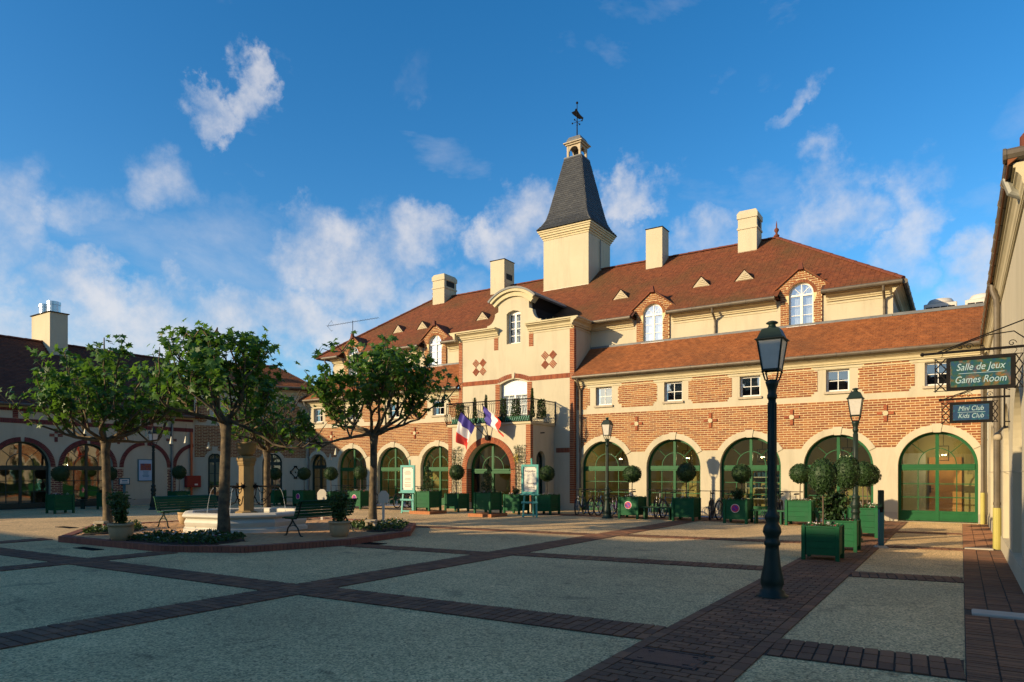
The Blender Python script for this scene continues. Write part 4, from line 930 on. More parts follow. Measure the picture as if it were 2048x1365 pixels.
# balcony railing with bellied bars
def railing():
    zb, zt = PZ+.11, PZ+1.02; y0 = 23.70; cor = [(PX0-.05, 25.3), (PX0-.05, y0), (PX1+.06, y0), (PX1+.06, 25.66)]
    m = MB(); br = MB()
    for (xa, ya), (xb, yb) in zip(cor[:-1], cor[1:]):
        m.tube([(xa, ya, zt), (xb, yb, zt)], .022, 6); m.tube([(xa, ya, zb), (xb, yb, zb)], .016, 6); m.tube([(xa, ya, zt-.12), (xb, yb, zt-.12)], .010, 4)
        L = math.hypot(xb-xa, yb-ya); n = int(L/.115); nx, ny = (yb-ya)/L, -(xb-xa)/L
        if (xb-xa) > .1: nx, ny = 0, -1
        elif xa < PC: nx, ny = -1, 0
        else: nx, ny = 1, 0
        for i in range(n+1):
            t = i/n; x, y = xa+(xb-xa)*t, ya+(yb-ya)*t
            pts = [(x+nx*o, y+ny*o, zb+(zt-.12-zb)*h_) for h_, o in ((0, 0), (.12, .07), (.28, .12), (.45, .09), (.62, .025), (.8, 0), (1, 0))]
            br.tube(pts, .008, 4, cap=False)
            if i < n:                                # scroll between the top rails
                cxm, cym = xa+(xb-xa)*(t+.5/n), ya+(yb-ya)*(t+.5/n); ux, uy = (xb-xa)/L, (yb-ya)/L
                br.tube([(cxm+ux*.045*math.cos(k), cym+uy*.045*math.cos(k), zt-.06+.045*math.sin(k)) for k in [j*math.pi/4 for j in range(9)]], .006, 3, cap=False)
    for x, y in cor: m.tube([(x, y, zb-.08), (x, y, zt+.04)], .022, 6)
    for t in (.33, .66): x = cor[1][0]+(cor[2][0]-cor[1][0])*t; m.tube([(x, y0, zb-.05), (x, y0, zt)], .018, 6)
    o = m.build('balcony_railing', 'iron', main); br.build('bellied_bars', 'iron', o)
railing()
# ---- tower
TX0, TX1, TY0, TY1 = -18.05, -15.46, 30.41, 32.9; TCX, TCY = (TX0+TX1)/2, (TY0+TY1)/2
m = MB(); m.box(TX0, TX1, TY0, TY1, 10.4, 13.6); tw = m.build('tower', 'plaster', main)
m = MB()
for h_, o0, o1 in ((13.58, .03, 13.68), (13.68, .08, 13.78), (13.78, .14, 13.89), (13.89, .19, 13.98), (13.98, .24, 14.06)): m.box(TX0-o0, TX1+o0, TY0-o0, TY1+o0, h_, o1)
m.build('tower_cornice', 'trim', tw)
m = MB(); m.box(TX0-.02, TX1+.02, TY0-.03, TY1+.02, 10.95, 10.99); m.tube([(TX1+.06, TCY, 13.5), (TX1+.06, TCY, 11.3)], .03, 6); m.build('tower_flashing', 'zinc', tw)
prof = [(1.54, 14.06), (1.34, 14.30), (1.18, 14.60), (1.07, 15.0), (.47, 17.92)]
m = MB()
for (r0, z0), (r1, z1) in zip(prof[:-1], prof[1:]):
    A = [(-r0, -r0), (r0, -r0), (r0, r0), (-r0, r0)]; B = [(-r1, -r1), (r1, -r1), (r1, r1), (-r1, r1)]
    m.add([(TCX+x, TCY+y, z0) for x, y in A]+[(TCX+x, TCY+y, z1) for x, y in B], [(i, (i+1) % 4, 4+(i+1) % 4, 4+i) for i in range(4)])
sp_ = m.build('spire', 'slate', tw); P = Pieces()
for (r0, z0), (r1, z1) in zip(prof[:-1], prof[1:]):
    sl_ = math.hypot(r0-r1, z1-z0)
    for k in range(4):
        rot = Matrix.Rotation(R(90*k), 4, 'Z'); q0 = rot @ Vector((-r0, -r0, 0)); q1 = rot @ Vector((r0, -r0, 0)); up = rot @ Vector((0, r0-r1, z1-z0)); base = Vector((TCX, TCY, z0))
        tiles(P, base+q0, base+q1, up, sl_-.02, left=lambda s: (r0-r1)*s/sl_, right=lambda s: 2*r0-(r0-r1)*s/sl_, tw=.2, ex=.115, seed=20+k)
P.emit('slate', 'slate', sp_, 0, 'slates')
m = MB(); m.box(TCX-.50, TCX+.50, TCY-.50, TCY+.50, 17.9, 17.97); cu = m.build('cupola', 'lead', tw)
m = MB()
for sx in (-1, 1):
    for sy in (-1, 1): m.box(TCX+sx*.34-.055, TCX+sx*.34+.055, TCY+sy*.34-.055, TCY+sy*.34+.055, 17.97, 18.60)
for k in range(4):
    fr = Frame((TCX, TCY, 0), R(90*k)); q = MB(fr)
    q.wall([(-.284, 18.30), (-.24, 18.30)]+[(-.24*math.cos(R(180*i/10)), 18.30+.22*math.sin(R(180*i/10))) for i in range(1, 10)]+[(.24, 18.30), (.284, 18.30), (.284, 18.60), (-.284, 18.60)], [], .06)
    q.v = [v + (fr.M.to_3x3() @ Vector((0, -.37, 0))) for v in q.v]; n0 = len(m.v); m.v += q.v; m.f += [tuple(n0+i for i in f_) for f_ in q.f]
m.build('cupola_arcade', 'sill_stone', cu)
m = MB(); m.box(TCX-.46, TCX+.46, TCY-.46, TCY+.46, 18.60, 18.68); m.box(TCX-.54, TCX+.54, TCY-.54, TCY+.54, 18.68, 18.73); m.build('cupola_cornice', 'sill_stone', cu)
m = MB(); m.lathe([(.75, 18.73), (.60, 18.79), (.55, 18.92), (.45, 19.05), (.22, 19.14), (.05, 19.17)], (TCX, TCY, 0), 4, R(45)); m.build('cupola_roof', 'lead', cu)
m = MB(); m.lathe([(.03, 18.05), (.16, 18.07), (.13, 18.18), (.09, 18.3), (.03, 18.33), (.02, 18.6)], (TCX, TCY, 0), 12); m.build('bell', 'iron', cu, smooth=True)
m = MB(); m.tube([(TCX, TCY, 19.1), (TCX, TCY, 20.95)], [.035, .016], 6); m.ball((TCX, TCY, 20.92), .065, 8, 6); m.ball((TCX, TCY, 19.75), .04, 8, 6)
for dx, dy in ((1, 0), (-1, 0), (0, 1), (0, -1)): m.tube([(TCX, TCY, 19.92), (TCX+dx*.26, TCY+dy*.26, 19.92)], .011, 4); m.ball((TCX+dx*.28, TCY+dy*.28, 19.92), .045, 6, 4)
wv = m.build('weathervane', 'iron', tw)
fr = Frame((TCX, TCY, 0), R(40)); m = MB(fr); m.prism([(-.30, 20.40), (-.22, 20.30), (.02, 20.14), (.10, 20.08), (.26, 20.10), (.30, 20.02), (.34, 20.16), (.24, 20.24), (.14, 20.34), (.02, 20.52), (-.02, 20.62), (-.10, 20.60), (-.12, 20.50)], -.008, .008); m.build('vane_figure', 'iron', wv)
# ---- chimneys
def chimney(x0, x1, y0, y1, zt, fancy, vent_):
    m = MB()
    if fancy:
        m.box(x0, x1, y0, y1, 10.6, zt-.85); m.box(x0-.035, x1+.035, y0-.035, y1+.035, zt-.85, zt-.77); m.box(x0-.0, x1+.0, y0-.0, y1+.0, zt-.77, zt-.37); m.box(x0-.04, x1+.04, y0-.04, y1+.04, zt-.37, zt-.15)
        m.hexa([(x0-.04, y0-.04, zt-.15), (x1+.04, y0-.04, zt-.15), (x1+.04, y1+.04, zt-.15), (x0-.04, y1+.04, zt-.15)], [(x0+.05, y0+.05, zt), (x1-.05, y0+.05, zt), (x1-.05, y1-.05, zt), (x0+.05, y1-.05, zt)])
    else: m.box(x0, x1, y0, y1, 10.6, zt)
    o = m.build('chimney', 'plaster', main)
    if not fancy: q = MB(); q.box(x0-.03, x1+.03, y0-.03, y1+.03, zt, zt+.035); q.build('chimney_lid', 'iron', o)
    if vent_:
        q = MB(); z0 = zt-.72 if fancy else zt-1.05; q.box(x1+.002, x1+.006, y0+.2, y1-.2, z0, z0+.32); q.build('chimney_opening', 'dark_void', o)
    q = MB(); q.box(x0-.04, x1+.04, y0-.05, y0-.002, 11.18, 11.30); q.build('chimney_flashing', 'zinc', o)
chimney(-26.03, -25.16, 31.06, 32.2, 13.25, True, True); chimney(-21.9, -20.97, 31.1, 32.1, 13.35, False, True)
chimney(-12.64, -11.82, 30.9, 31.75, 13.25, False, False); chimney(-8.31, -7.50, 30.95, 31.85, 13.25, True, True)
# ---- downpipes and other small things on the front
downpipe(main, [(-13.52, 25.53, 5.58), (-13.52, 25.6, 5.40), (-13.52, 25.80, 5.15), (-13.52, 25.83, 4.9), (-13.52, 25.83, 0)], .05, guard=.95)
downpipe(main, [(-30.75, 25.53, 5.58), (-30.75, 25.6, 5.40), (-30.75, 25.80, 5.15), (-30.75, 25.83, 4.9), (-30.75, 25.83, 0)], .05, mt='zinc')
downpipe(main, [(.56, 25.60, 5.5), (.56, 25.8, 5.3), (.56, 25.80, 5.0), (.56, 25.80, 0)], .05, guard=.98)
m = MB(); m.box(-14.7, -14.5, 24.5, 24.52, 3.25, 3.29); m.build('wall_spout', 'iron', main)
# aerial on the roof
m = MB(); a0 = Vector((-29.9, 28.4, 9.3)); m.tube([a0, a0+Vector((0, 0, 1.25))], .02, 5); b0 = a0+Vector((-1.5, -.6, 1.0)); b1 = a0+Vector((1.5, .6, 1.35)); m.tube([b0, b1], .012, 4)
for i in range(22): c_ = b0+(b1-b0)*(i/21); m.tube([c_+Vector((-.07, .17, 0)), c_+Vector((.07, -.17, 0))], .006, 3)
for s_ in (-1, 1): m.tube([b0, b0+Vector((.25, .1, s_*.32))], .008, 3); m.tube([b0+Vector((.25, .1, s_*.32)), b0+Vector((.1, .3, s_*.2))], .008, 3)
m.build('tv_aerial', 'iron', main)

# ================================================================== LEFT WING
XLW = -34.2
lw = root('restaurant_wing', 'low left wing with dark brick trimmed arches and brown tiled roof, in shade', 'building', (-34.2, 12, 0))
FL = Frame((XLW, 0, 0), R(90)); LSP = 1.87
LA = [2.34+2.70*i for i in range(5)]+[15.84]; LA[4] = 13.14; GL = [LA[0], LA[1], LA[2], LA[3], LA[4], LA[5]]
m = MB(FL); m.wall(rect(0, 21.11, 0, 4.5), [arch(c, 1.10, .004, LSP) for c in GL], .35); m.build('wall', 'plaster', lw)
m = MB(); m.box(-46, -34.56, .0, .3, 0, 4.5); m.add([(-46, .02, 4.5), (-34.2, .02, 4.5), (-38.2, .02, 8.0)], [(0, 1, 2)]); m.box(-46, -34.56, 21.5, 21.8, 0, 4.5); m.box(-46.2, -46, 0, 22, 0, 4.5); m.build('end_wall', 'plaster', lw)
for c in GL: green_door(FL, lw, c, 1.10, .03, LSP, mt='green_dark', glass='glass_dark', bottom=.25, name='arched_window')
m = MB(FL); m.box(17.3, 21.1, -.012, -.002, .0, .31); m.build('wall_plinth', 'plinth', lw)
P = Pieces(FL)
for c in GL+[18.53, 21.2]:
    n = 54
    for i in range(n):
        a = math.pi*(i+.5)/n
        if abs(a-math.pi/2) < .045: continue
        x = c+1.195*math.cos(a)
        if x > 21.05: continue
        P.put((x, -.012, LSP+1.195*math.sin(a)), (.19, .05, math.pi*1.195/n-.012), Matrix.Rotation(-a, 4, 'Y'))
def sold(P, x0, x1, z0, z1, step=.077):
    n = max(1, round((x1-x0)/step))
    for i in range(n): P.put((x0+(x1-x0)*(i+.5)/n, -.012, (z0+z1)/2), ((x1-x0)/n-.0125, .03, z1-z0))
sold(P, 8, 21.05, 3.76, 3.96); sold(P, 8, 21.05, 4.29, 4.41)
for c in [10.44]+[13.07, 15.85, 18.6]:
    for o in (-.20, .20):
        for k in range(4): P.put((c+o, -.012, 3.98+.0375+.0765*k), (.20, .03, .064))
for x in (11.8, 14.46, 17.2, 19.86):
    for dx, dz, w, h_ in ((-.17, .035, .2, .055), (-.17, -.035, .2, .055), (.17, .035, .2, .055), (.17, -.035, .2, .055), (-.035, .19, .055, .22), (.035, .19, .055, .22), (-.035, -.19, .055, .22), (.035, -.19, .055, .22)): P.put((x+dx, -.012, 3.30+dz), (w, .03, h_))
for i in range(len(GL)):
    x0 = GL[i]+1.105; x1 = (GL[i+1] if i+1 < len(GL) else 18.53)-1.105
    if x1-x0 > .6 or x1 < 9: continue
    brickfield(P, x0, x1, .28, 1.78, bl=.22, seed=50+i)
brickfield(P, 19.64, 20.09, .28, 1.78, bl=.22, seed=60)
bt = MB(FL)
for i in range(len(GL)):
    x0 = GL[i]+1.105; x1 = (GL[i+1] if i+1 < len(GL) else 18.53)-1.105
    if x1-x0 < .6: bt.box(x0, x1, -.008, -.002, .28, 1.78)
bt.box(19.64, 20.09, -.008, -.002, .28, 1.78)
bt = bt.build('brick_trim', 'mortar', lw); P.emit('brick', 'brick_dark', bt, 200, 'far_bricks')
m = MB(FL); m.box(0, 21.1, -.10, -.002, 4.42, 4.5); m.build('eaves_board', 'trim', lw)
gutter_run(lw, (-33.88, 0, 4.55), (-33.88, 20.9, 4.55)); downpipe(lw, [(-33.88, 19.86, 4.5), (-34.0, 19.86, 4.3), (-34.12, 19.86, 4.1), (-34.12, 19.86, 0)], .055, mt='zinc')
m = MB(); m.hexa([(-33.85, 0, 4.5), (-38.2, 0, 8.0), (-38.2, 22, 8.0), (-33.85, 22, 4.5)], [(-33.85, 0, 4.56), (-38.2, 0, 8.06), (-38.2, 22, 8.06), (-33.85, 22, 4.56)]); m.hexa([(-38.2, 0, 8.0), (-46.2, 0, 4.5), (-46.2, 22, 4.5), (-38.2, 22, 8.0)], [(-38.2, 0, 8.06), (-46.2, 0, 4.56), (-46.2, 22, 4.56), (-38.2, 22, 8.06)])
lro = m.build('roof', 'roof_bed', lw); P = Pieces(); s_ = math.hypot(4.35, 3.5)
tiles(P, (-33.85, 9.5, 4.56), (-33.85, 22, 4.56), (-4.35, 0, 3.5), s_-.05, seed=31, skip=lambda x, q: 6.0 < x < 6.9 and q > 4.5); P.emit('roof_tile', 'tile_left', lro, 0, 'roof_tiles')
L_ = []; ridge_line(L_, (-38.2, 0, 8.08), (-38.2, 22, 8.08)); build_ridge(L_, 'ridge_tiles', lro)
m = MB(); m.box(-39.4, -37.4, 15.54, 16.35, 6.8, 9.52); ch = m.build('chimney', 'plaster', lw)
m = MB(); m.box(-39.46, -37.34, 15.48, 16.41, 9.52, 9.56); m.build('chimney_lid', 'iron', ch); m = MB(); m.box(-37.399, -37.36, 15.5, 16.4, 7.28, 7.44); m.build('chimney_flashing', 'lead', ch)
for y, x in ((15.95, -38.85), (15.9, -37.85)):
    m = MB(); m.lathe([(.29, 9.56), (.29, 9.95), (.31, 9.96), (.31, 10.12), (.28, 10.13), (.28, 9.7)], (x, y, 0), 18); m.build('flue_cowl', 'steel', ch, smooth=False)
m = MB(); x0 = -35.2
for (a, b, c, d) in (((-34.56, 0.31, .01), (-34.56, 21.5, .01), (-39, 21.5, .01), (-39, .31, .01)),): m.add([a, b, c, d], [(0, 1, 2, 3)])
m.build('interior_floor', 'room_floor', lw)
m = MB(); m.add([(-39, .31, 0), (-39, 21.5, 0), (-39, 21.5, 3.6), (-39, .31, 3.6)], [(0, 1, 2, 3)]); m.add([(-39, .31, 3.6), (-39, 21.5, 3.6), (-34.56, 21.5, 3.6), (-34.56, .31, 3.6)], [(0, 1, 2, 3)]); m.build('interior_wall', 'paver_orange', lw)
# ================================================================== CORNER PAVILION
A_ = Vector((-30.97, 25.9, 0)); B_ = Vector((XLW, 21.11, 0)); CL = (A_-B_).length; FC = Frame(B_, math.atan2(A_.y-B_.y, A_.x-B_.x))
cp = root('corner_pavilion', 'angled brick corner block with dark arched doors behind the fountain trees', 'building', tuple((A_+B_)/2))
m = MB(FC); m.wall(rect(0, CL, 0, 6.3), [arch(1.02, .34, .004, 2.32, 16), arch(3.95, .52, .004, 2.16, 16), rect(.9, 1.55, 4.35, 5.15), rect(3.2, 3.85, 4.35, 5.15)], .3); m.build('wall', 'plaster', cp)
green_door(FC, cp, 1.02, .34, .03, 2.32, mt='green_dark', glass='glass_dark', nx=1, name='arched_door'); green_door(FC, cp, 3.95, .52, .03, 2.16, mt='green_dark', glass='glass_dark', nx=1, name='arched_door')
arch_surround(FC, cp, 1.02, .34, 2.32, 2.45, 3.02, .17); arch_surround(FC, cp, 3.95, .52, 2.16, 2.45, 3.02, .18)
band(FC, .03, CL-.03, 2.44, 4.15, [(1.02, 2.32, .505), (3.95, 2.16, .695)], 71, cp, 0)
for a, b in ((.05, .75), (1.75, 3.0), (4.1, 5.4)):
    mo = MB(FC); pl = notch_poly(a, b, 4.3, 5.5); mo.add([(x, -.004, z) for x, z in pl], [tuple(q) for q in tessellate_polygon([[Vector((x, z, 0)) for x, z in pl]])]); o = mo.build('brick_panel', 'mortar', cp)
    P = Pieces(FC); brickfield(P, a, b, 4.3, 5.5, inside=panel_inside(a, b, 4.3, 5.5), seed=75); P.emit('brick', 'brick', o, 0, 'far_bricks')
for a in (.9, 3.2): sash(FC, cp, a, a+.65, 4.42, 5.15, .14, 2, 2, curtain=False, glass='glass_dark')
q = FC.M.to_3x3() @ Vector((0, -1, 0)); cornice(cp, FC.p(0, 0, 5.95), FC.p(CL, 0, 5.95), q, .32, .3); gutter_run(cp, FC.p(-.1, -.38, 6.33), FC.p(CL+.1, -.38, 6.33))
m = MB(FC); m.hexa([(-.6, -.36, 6.3), (CL+.6, -.36, 6.3), (CL-1.4, 2.4, 7.75), (1.2, 2.4, 7.75)], [(-.6, -.36, 6.36), (CL+.6, -.36, 6.36), (CL-1.4, 2.4, 7.81), (1.2, 2.4, 7.81)]); m.hexa([(-.6, -.36, 6.2), (CL+.6, -.36, 6.2), (CL+.6, 4, 6.2), (-.6, 4, 6.2)], [(-.6, -.36, 6.28), (CL+.6, -.36, 6.28), (CL-1.4, 2.4, 7.72), (1.2, 2.4, 7.72)])
cr_ = m.build('roof', 'roof_bed', cp); P = Pieces(); ua = FC.p(-.6, -.36, 6.36); ub = FC.p(CL+.6, -.36, 6.36); uv = (FC.M.to_3x3() @ Vector((0, 2.76, 1.45))); ln = uv.length
tiles(P, ua, ub, uv, ln-.05, left=lambda s: 1.8*s/ln, right=lambda s: CL+1.2-2.0*s/ln, seed=77); P.emit('roof_tile', 'tile_low', cr_, 0, 'roof_tiles')
L_ = []; ridge_line(L_, FC.p(1.2, 2.4, 7.83), FC.p(CL-1.4, 2.4, 7.83)); build_ridge(L_, 'ridge_tiles', cr_)
P = MB(FC); cx_, cz_ = 5.18, 1.63
for (x0, z0), (x1, z1) in (((-.27, 0), (0, .33)), ((0, .33), (.27, 0)), ((.27, 0), (0, -.33)), ((0, -.33), (-.27, 0))): P.tube([(cx_+x0, -.03, cz_+z0), (cx_+x1, -.03, cz_+z1)], .032, 4)
for x0, z0 in ((0, .33), (0, -.33)): P.box(cx_-.09, cx_+.09, -.06, -.005, cz_+z0-.03, cz_+z0+.03)
for x0 in (-.27, .27): P.box(cx_+x0-.025, cx_+x0+.025, -.06, -.005, cz_-.09, cz_+.09)
P.box(cx_-.03, cx_+.03, -.05, -.005, cz_-.04, cz_+.04)
P.build('diamond_ornament', 'iron', cp)
m = MB(FC); m.box(.0, CL, 4.4, 4.5, 0, 6.2); m.add([(0, .31, 3.4), (CL, .31, 3.4), (CL, 4.4, 3.4), (0, 4.4, 3.4)], [(0, 1, 2, 3)]); m.build('interior_wall', 'room_wall', cp)
# ================================================================== RIGHT WING
rw = root('right_wing', 'cream wing at the right edge with blind arches, gutter and yellow pipe guards', 'building', (.9, 17, 0))
XW = .70; FR = Frame((XW, 25.9, 0), R(-90)); RA = [(25.9-c, r) for c, r in ((12.75, 1.02), (15.75, 1.0), (19.6, 1.0), (22.7, 1.0))]
m = MB(FR); m.wall(rect(.0, 15.0, 0, 5.5), [arch(c, r, .30, 1.90) for c, r in RA], .16, back=False); m.build('wall', 'plaster', rw)
m = MB(FR); m.box(0, 15.0, .162, .2, 0, 5.5); m.box(14.85, 15.0, .202, 7, 0, 5.5); m.build('inner_wall', 'plaster', rw)
m = MB(FR); m.box(.06, 15.0, -.014, -.001, 0, .29); m.build('wall_plinth', 'plaster', rw)
m = MB(FR); m.box(.06, 15.0, -.006, -.001, 1.62, 1.628); m.build('wall_joint', 'plinth', rw)
cornice(rw, (XW, 25.5, 5.25), (XW, 10.9, 5.25), (-1, 0, 0), .34, .14)
gutter_run(rw, (.55, 25.5, 5.66), (.55, 10.95, 5.66), .085, step=.85); gutter_run(rw, (.47, 10.9, 5.70), (3.2, 10.9, 5.74), .085)
m = MB(); m.hexa([(.5, 10.85, 5.56), (5.2, 10.85, 9.0), (5.2, 27.5, 9.0), (.5, 27.5, 5.56)], [(.5, 10.85, 5.66), (5.2, 10.85, 9.1), (5.2, 27.5, 9.1), (.5, 27.5, 5.66)]); m.build('roof', 'tile_low', rw)
downpipe(rw, [(.55, 17.55, 5.6), (.56, 17.55, 5.42), (.62, 17.5, 5.22), (.625, 17.45, 5.05), (.625, 17.43, 4.8), (.625, 17.43, 0)], .062, guard=.87)
m = MB(); m.tube([(.52, 11.5, 5.62), (.58, 11.5, 5.42), (.72, 11.5, 5.34), (1.0, 11.3, 5.3)], .07, 10); m.build('downpipe', 'zinc', rw)
m = MB(); m.tube([(.70, 15.0, 2.42), (.62, 15.0, 2.40), (.56, 15.0, 2.32)], .02, 6); m.lathe([(.02, 0), (.05, -.03), (.07, -.10), (.06, -.14), (.01, -.15)], (.55, 15.0, 2.33), 10); m.build('wall_lamp', 'sill_stone', rw, smooth=True)
m = MB(); m.lathe([(.06, 0), (.09, .06), (.09, .2), (.05, .25)], (.72, 10.95, 5.72), 10); m.build('ridge_end_tile', 'ridge', rw)
# ================================================================== BUILDINGS BEHIND THE CAMERA (their shadow lies on the square)
sr_ = root('south_range', 'tall range closing the square behind the viewpoint, casting the long shadow', 'building', (-8, -14, 0))
m = MB(); m.box(-27.5, 14, -19, -9, 0, 5.6); m.build('wall', 'plaster', sr_)
m = MB(); m.add([(-28.2, -8.7, 5.6), (14.5, -8.7, 5.6), (14.5, -14, 9.75), (-28.2, -14, 9.75)], [(0, 1, 2, 3)]); m.add([(-28.2, -19.3, 5.6), (14.5, -19.3, 5.6), (14.5, -14, 9.75), (-28.2, -14, 9.75)], [(3, 2, 1, 0)]); m.add([(-28.2, -8.7, 5.6), (-28.2, -19.3, 5.6), (-28.2, -14, 9.75)], [(0, 1, 2)]); m.add([(14.5, -8.7, 5.6), (14.5, -19.3, 5.6), (14.5, -14, 9.75)], [(0, 1, 2)]); m.build('roof', 'tile', sr_)
for x in (-24, -17, -6, 3):
    m = MB(); m.box(x, x+1.0, -14.6, -13.5, 8.3, 10.9); m.build('chimney', 'plaster', sr_)
s2 = root('south_west_range', 'lower range closing the square behind the viewpoint on the left', 'building', (-37, -14, 0))
m = MB(); m.box(-46, -28.0, -18, -10, 0, 4.3); m.build('wall', 'plaster', s2)
m = MB(); m.add([(-46.4, -9.7, 4.3), (-28.25, -9.7, 4.3), (-28.25, -14, 7.3), (-46.4, -14, 7.3)], [(0, 1, 2, 3)]); m.add([(-46.4, -18.3, 4.3), (-28.25, -18.3, 4.3), (-28.25, -14, 7.3), (-46.4, -14, 7.3)], [(3, 2, 1, 0)]); m.add([(-46.4, -9.7, 4.3), (-46.4, -18.3, 4.3), (-46.4, -14, 7.3)], [(0, 1, 2)]); m.build('roof', 'tile', s2)
# ================================================================== AIR-CONDITIONING ON THE FLAT ROOF BEHIND
for x0, x1, lb in ((-1.15, -.12, 'left of two cream air-conditioning units with round fan hood on the roof'), (.12, 1.2, 'right of two cream air-conditioning units, half hidden behind the gutter')):
    t = root('air_conditioner', lb, 'air conditioner', ((x0+x1)/2, 29.7, 7.05), 'air-conditioning units')
    m = MB(); m.bbox(x0, x1, 29.3, 30.3, 7.05, 7.78, .02); m.build('casing', 'ac_white', t)
    m = MB(); m.lathe([(.44, 7.78), (.44, 7.86), (.36, 7.98), (.2, 8.02), (.02, 8.03)], ((x0+x1)/2, 29.8, 0), 20); m.build('fan_hood', 'ac_white', t, smooth=True)
    m = MB()
    for k in range(3):
        for i in range(4): a = x0+.06+(x1-x0-.12)*i/4; m.box(a+.015, a+(x1-x0-.12)/4-.015, 29.28, 29.298, 7.42+k*.085, 7.48+k*.085)
    m.build('grille', 'dark_void', t)
bb = root('rear_roof', 'dark tiled roof end peeping up behind the hotel beside the air-conditioning units', 'roof', (-1, 34, 0))
m = MB(); m.box(-4.0, -1.0, 37.6, 42, 0, 8.6); m.build('wall', 'plaster', bb); m = MB(); m.hexa([(-4.2, 37.2, 8.5), (-.9, 37.2, 8.5), (-.9, 40, 9.7), (-4.2, 40, 9.7)], [(-4.2, 37.2, 8.58), (-.9, 37.2, 8.58), (-.9, 40, 9.78), (-4.2, 40, 9.78)]); m.build('roof', 'tile_left', bb)

# ================================================================== LAMP POSTS
def make_lamp():
    t = root('street_lamp', 'x', 'street lamp')
    m = MB(); m.lathe([(.20, 0), (.20, .03), (.155, .05), (.155, .09), (.12, .11), (.145, .18), (.14, .25), (.105, .42), (.085, .62), (.082, .66), (.10, .68), (.10, .72), (.085, .74), (.085, .78), (.115, .84), (.105, .90), (.072, .96), (.095, 1.02), (.095, 1.05), (.062, 1.09), (.055, 1.14), (.050, 1.9), (.047, 2.55)], (0, 0, 0), 20); p = m.build('post', 'lamp_green', t, smooth=True)
    m = MB(); m.lathe([(.047, 2.54), (.062, 2.56), (.062, 2.60), (.050, 2.62), (.058, 2.68), (.075, 2.73), (.085, 2.77), (.06, 2.79), (.03, 2.80)], (0, 0, 0), 16); m.build('capital', 'lamp_green', p, smooth=True)
    m = MB()
    for k in range(8): a = k*math.pi/4; m.tube([(.052*math.cos(a), .052*math.sin(a), 1.16), (.049*math.cos(a), .049*math.sin(a), 2.5)], .009, 4)
    m.build('fluting', 'lamp_green', p)
    m = MB(); zb, zt, hb, ht = 2.92, 3.30, .098, .150
    for sx in (-1, 1):
        for sy in (-1, 1):
            m.tube([(sx*hb, sy*hb, zb), (sx*ht, sy*ht, zt)], .014, 4); m.tube([(0, 0, 2.76), (sx*.07, sy*.07, 2.79), (sx*.088, sy*.088, 2.86), (sx*hb, sy*hb, zb)], .011, 5); m.ball((sx*hb, sy*hb, zb-.025), .016, 6, 4)
    for z, h_ in ((zb, hb), (zt, ht)):
        for k in range(4): r_ = Matrix.Rotation(R(90*k), 3, 'Z'); m.tube([r_ @ Vector((-h_, -h_, z)), r_ @ Vector((h_, -h_, z))], .015, 4)
    lf = m.build('lantern_frame', 'lamp_green', t)
    for k in range(4):
        r_ = Matrix.Rotation(R(90*k), 3, 'Z'); q = MB(); q.add([r_ @ Vector((-hb, -hb, zb)), r_ @ Vector((hb, -hb, zb)), r_ @ Vector((ht, -ht, zt)), r_ @ Vector((-ht, -ht, zt))], [(0, 1, 2, 3)]); q.build('pane', 'frost', lf)
    m = MB(); q2 = math.sqrt(2)
    m.lathe([(.178*q2, zt), (.178*q2, zt+.012), (.155*q2, zt+.022), (.112*q2, zt+.125), (.106*q2, zt+.14), (.085*q2, zt+.15)], (0, 0, 0), 4, R(45)); rf = m.build('lantern_roof', 'lamp_green', t)
    m = MB(); m.lathe([(.085, zt+.15), (.062, zt+.165), (.045, zt+.185), (.042, zt+.205), (.075, zt+.22), (.075, zt+.228), (.05, zt+.245), (.012, zt+.255)], (0, 0, 0), 16); m.build('chimney_cap', 'lamp_green', rf, smooth=True)
    return t
lamp = make_lamp()
for i, (x, y, a, lb) in enumerate(((-2.03, 9.17, 0, 'tall dark green street lamp nearest the viewer, on the brick walk'), (-2.03, 17.47, 2, 'green street lamp standing among the planters before the rightmost arches'), (-10.4, 21.9, 3, 'green street lamp among the bicycles right of the entrance'), (-29.2, 16.15, 5, 'dark street lamp before the shaded left wing, beside the pale blue poster'))):
    o = lamp if i == 0 else copy_tree(lamp); o.location = (x, y, 0); o.rotation_euler.z = R(a); tag(o, lb, 'street lamp', 'street lamps')
# ================================================================== FOUNTAIN ISLAND
ISL = [(-17.43, 7.43), (-13.48, 7.62), (-11.95, 8.45), (-11.27, 10.63), (-11.65, 13.0), (-13.4, 15.2), (-17.6, 15.5), (-20.2, 13.6), (-20.35, 9.5)]
m = MB(); m.prismz(ISL, .0, .095); isl = m.build('fountain_island', 'joint', org=(-16, 11.4, 0)); tag(isl, 'raised octagonal brick island carrying the fountain, trees and flower beds', 'island', kind='structure')
P = Pieces(); n = len(ISL)
for i in range(n):
    a, b = Vector(ISL[i]+(0,)), Vector(ISL[(i+1) % n]+(0,)); L = (b-a).length; k = int(L/.078); d = (b-a)/L; ang = math.atan2(d.y, d.x); nn = Vector((d.y, -d.x, 0))
    for j in range(k):
        c = a+d*(L*(j+.5)/k)-nn*.09; P.put((c.x, c.y, .065+rb.uniform(-.003, .003)), (L/k-.009, .21, .13), Matrix.Rotation(ang, 4, 'Z'))
P.emit('kerb_brick', 'kerb_brick', isl, 300, 'far_kerb_bricks')
def inside_poly(x, y, poly):
    c = False; j = len(poly)-1
    for i in range(len(poly)):
        if (poly[i][1] > y) != (poly[j][1] > y) and x < (poly[j][0]-poly[i][0])*(y-poly[i][1])/(poly[j][1]-poly[i][1])+poly[i][0]: c = not c
        j = i
    return c
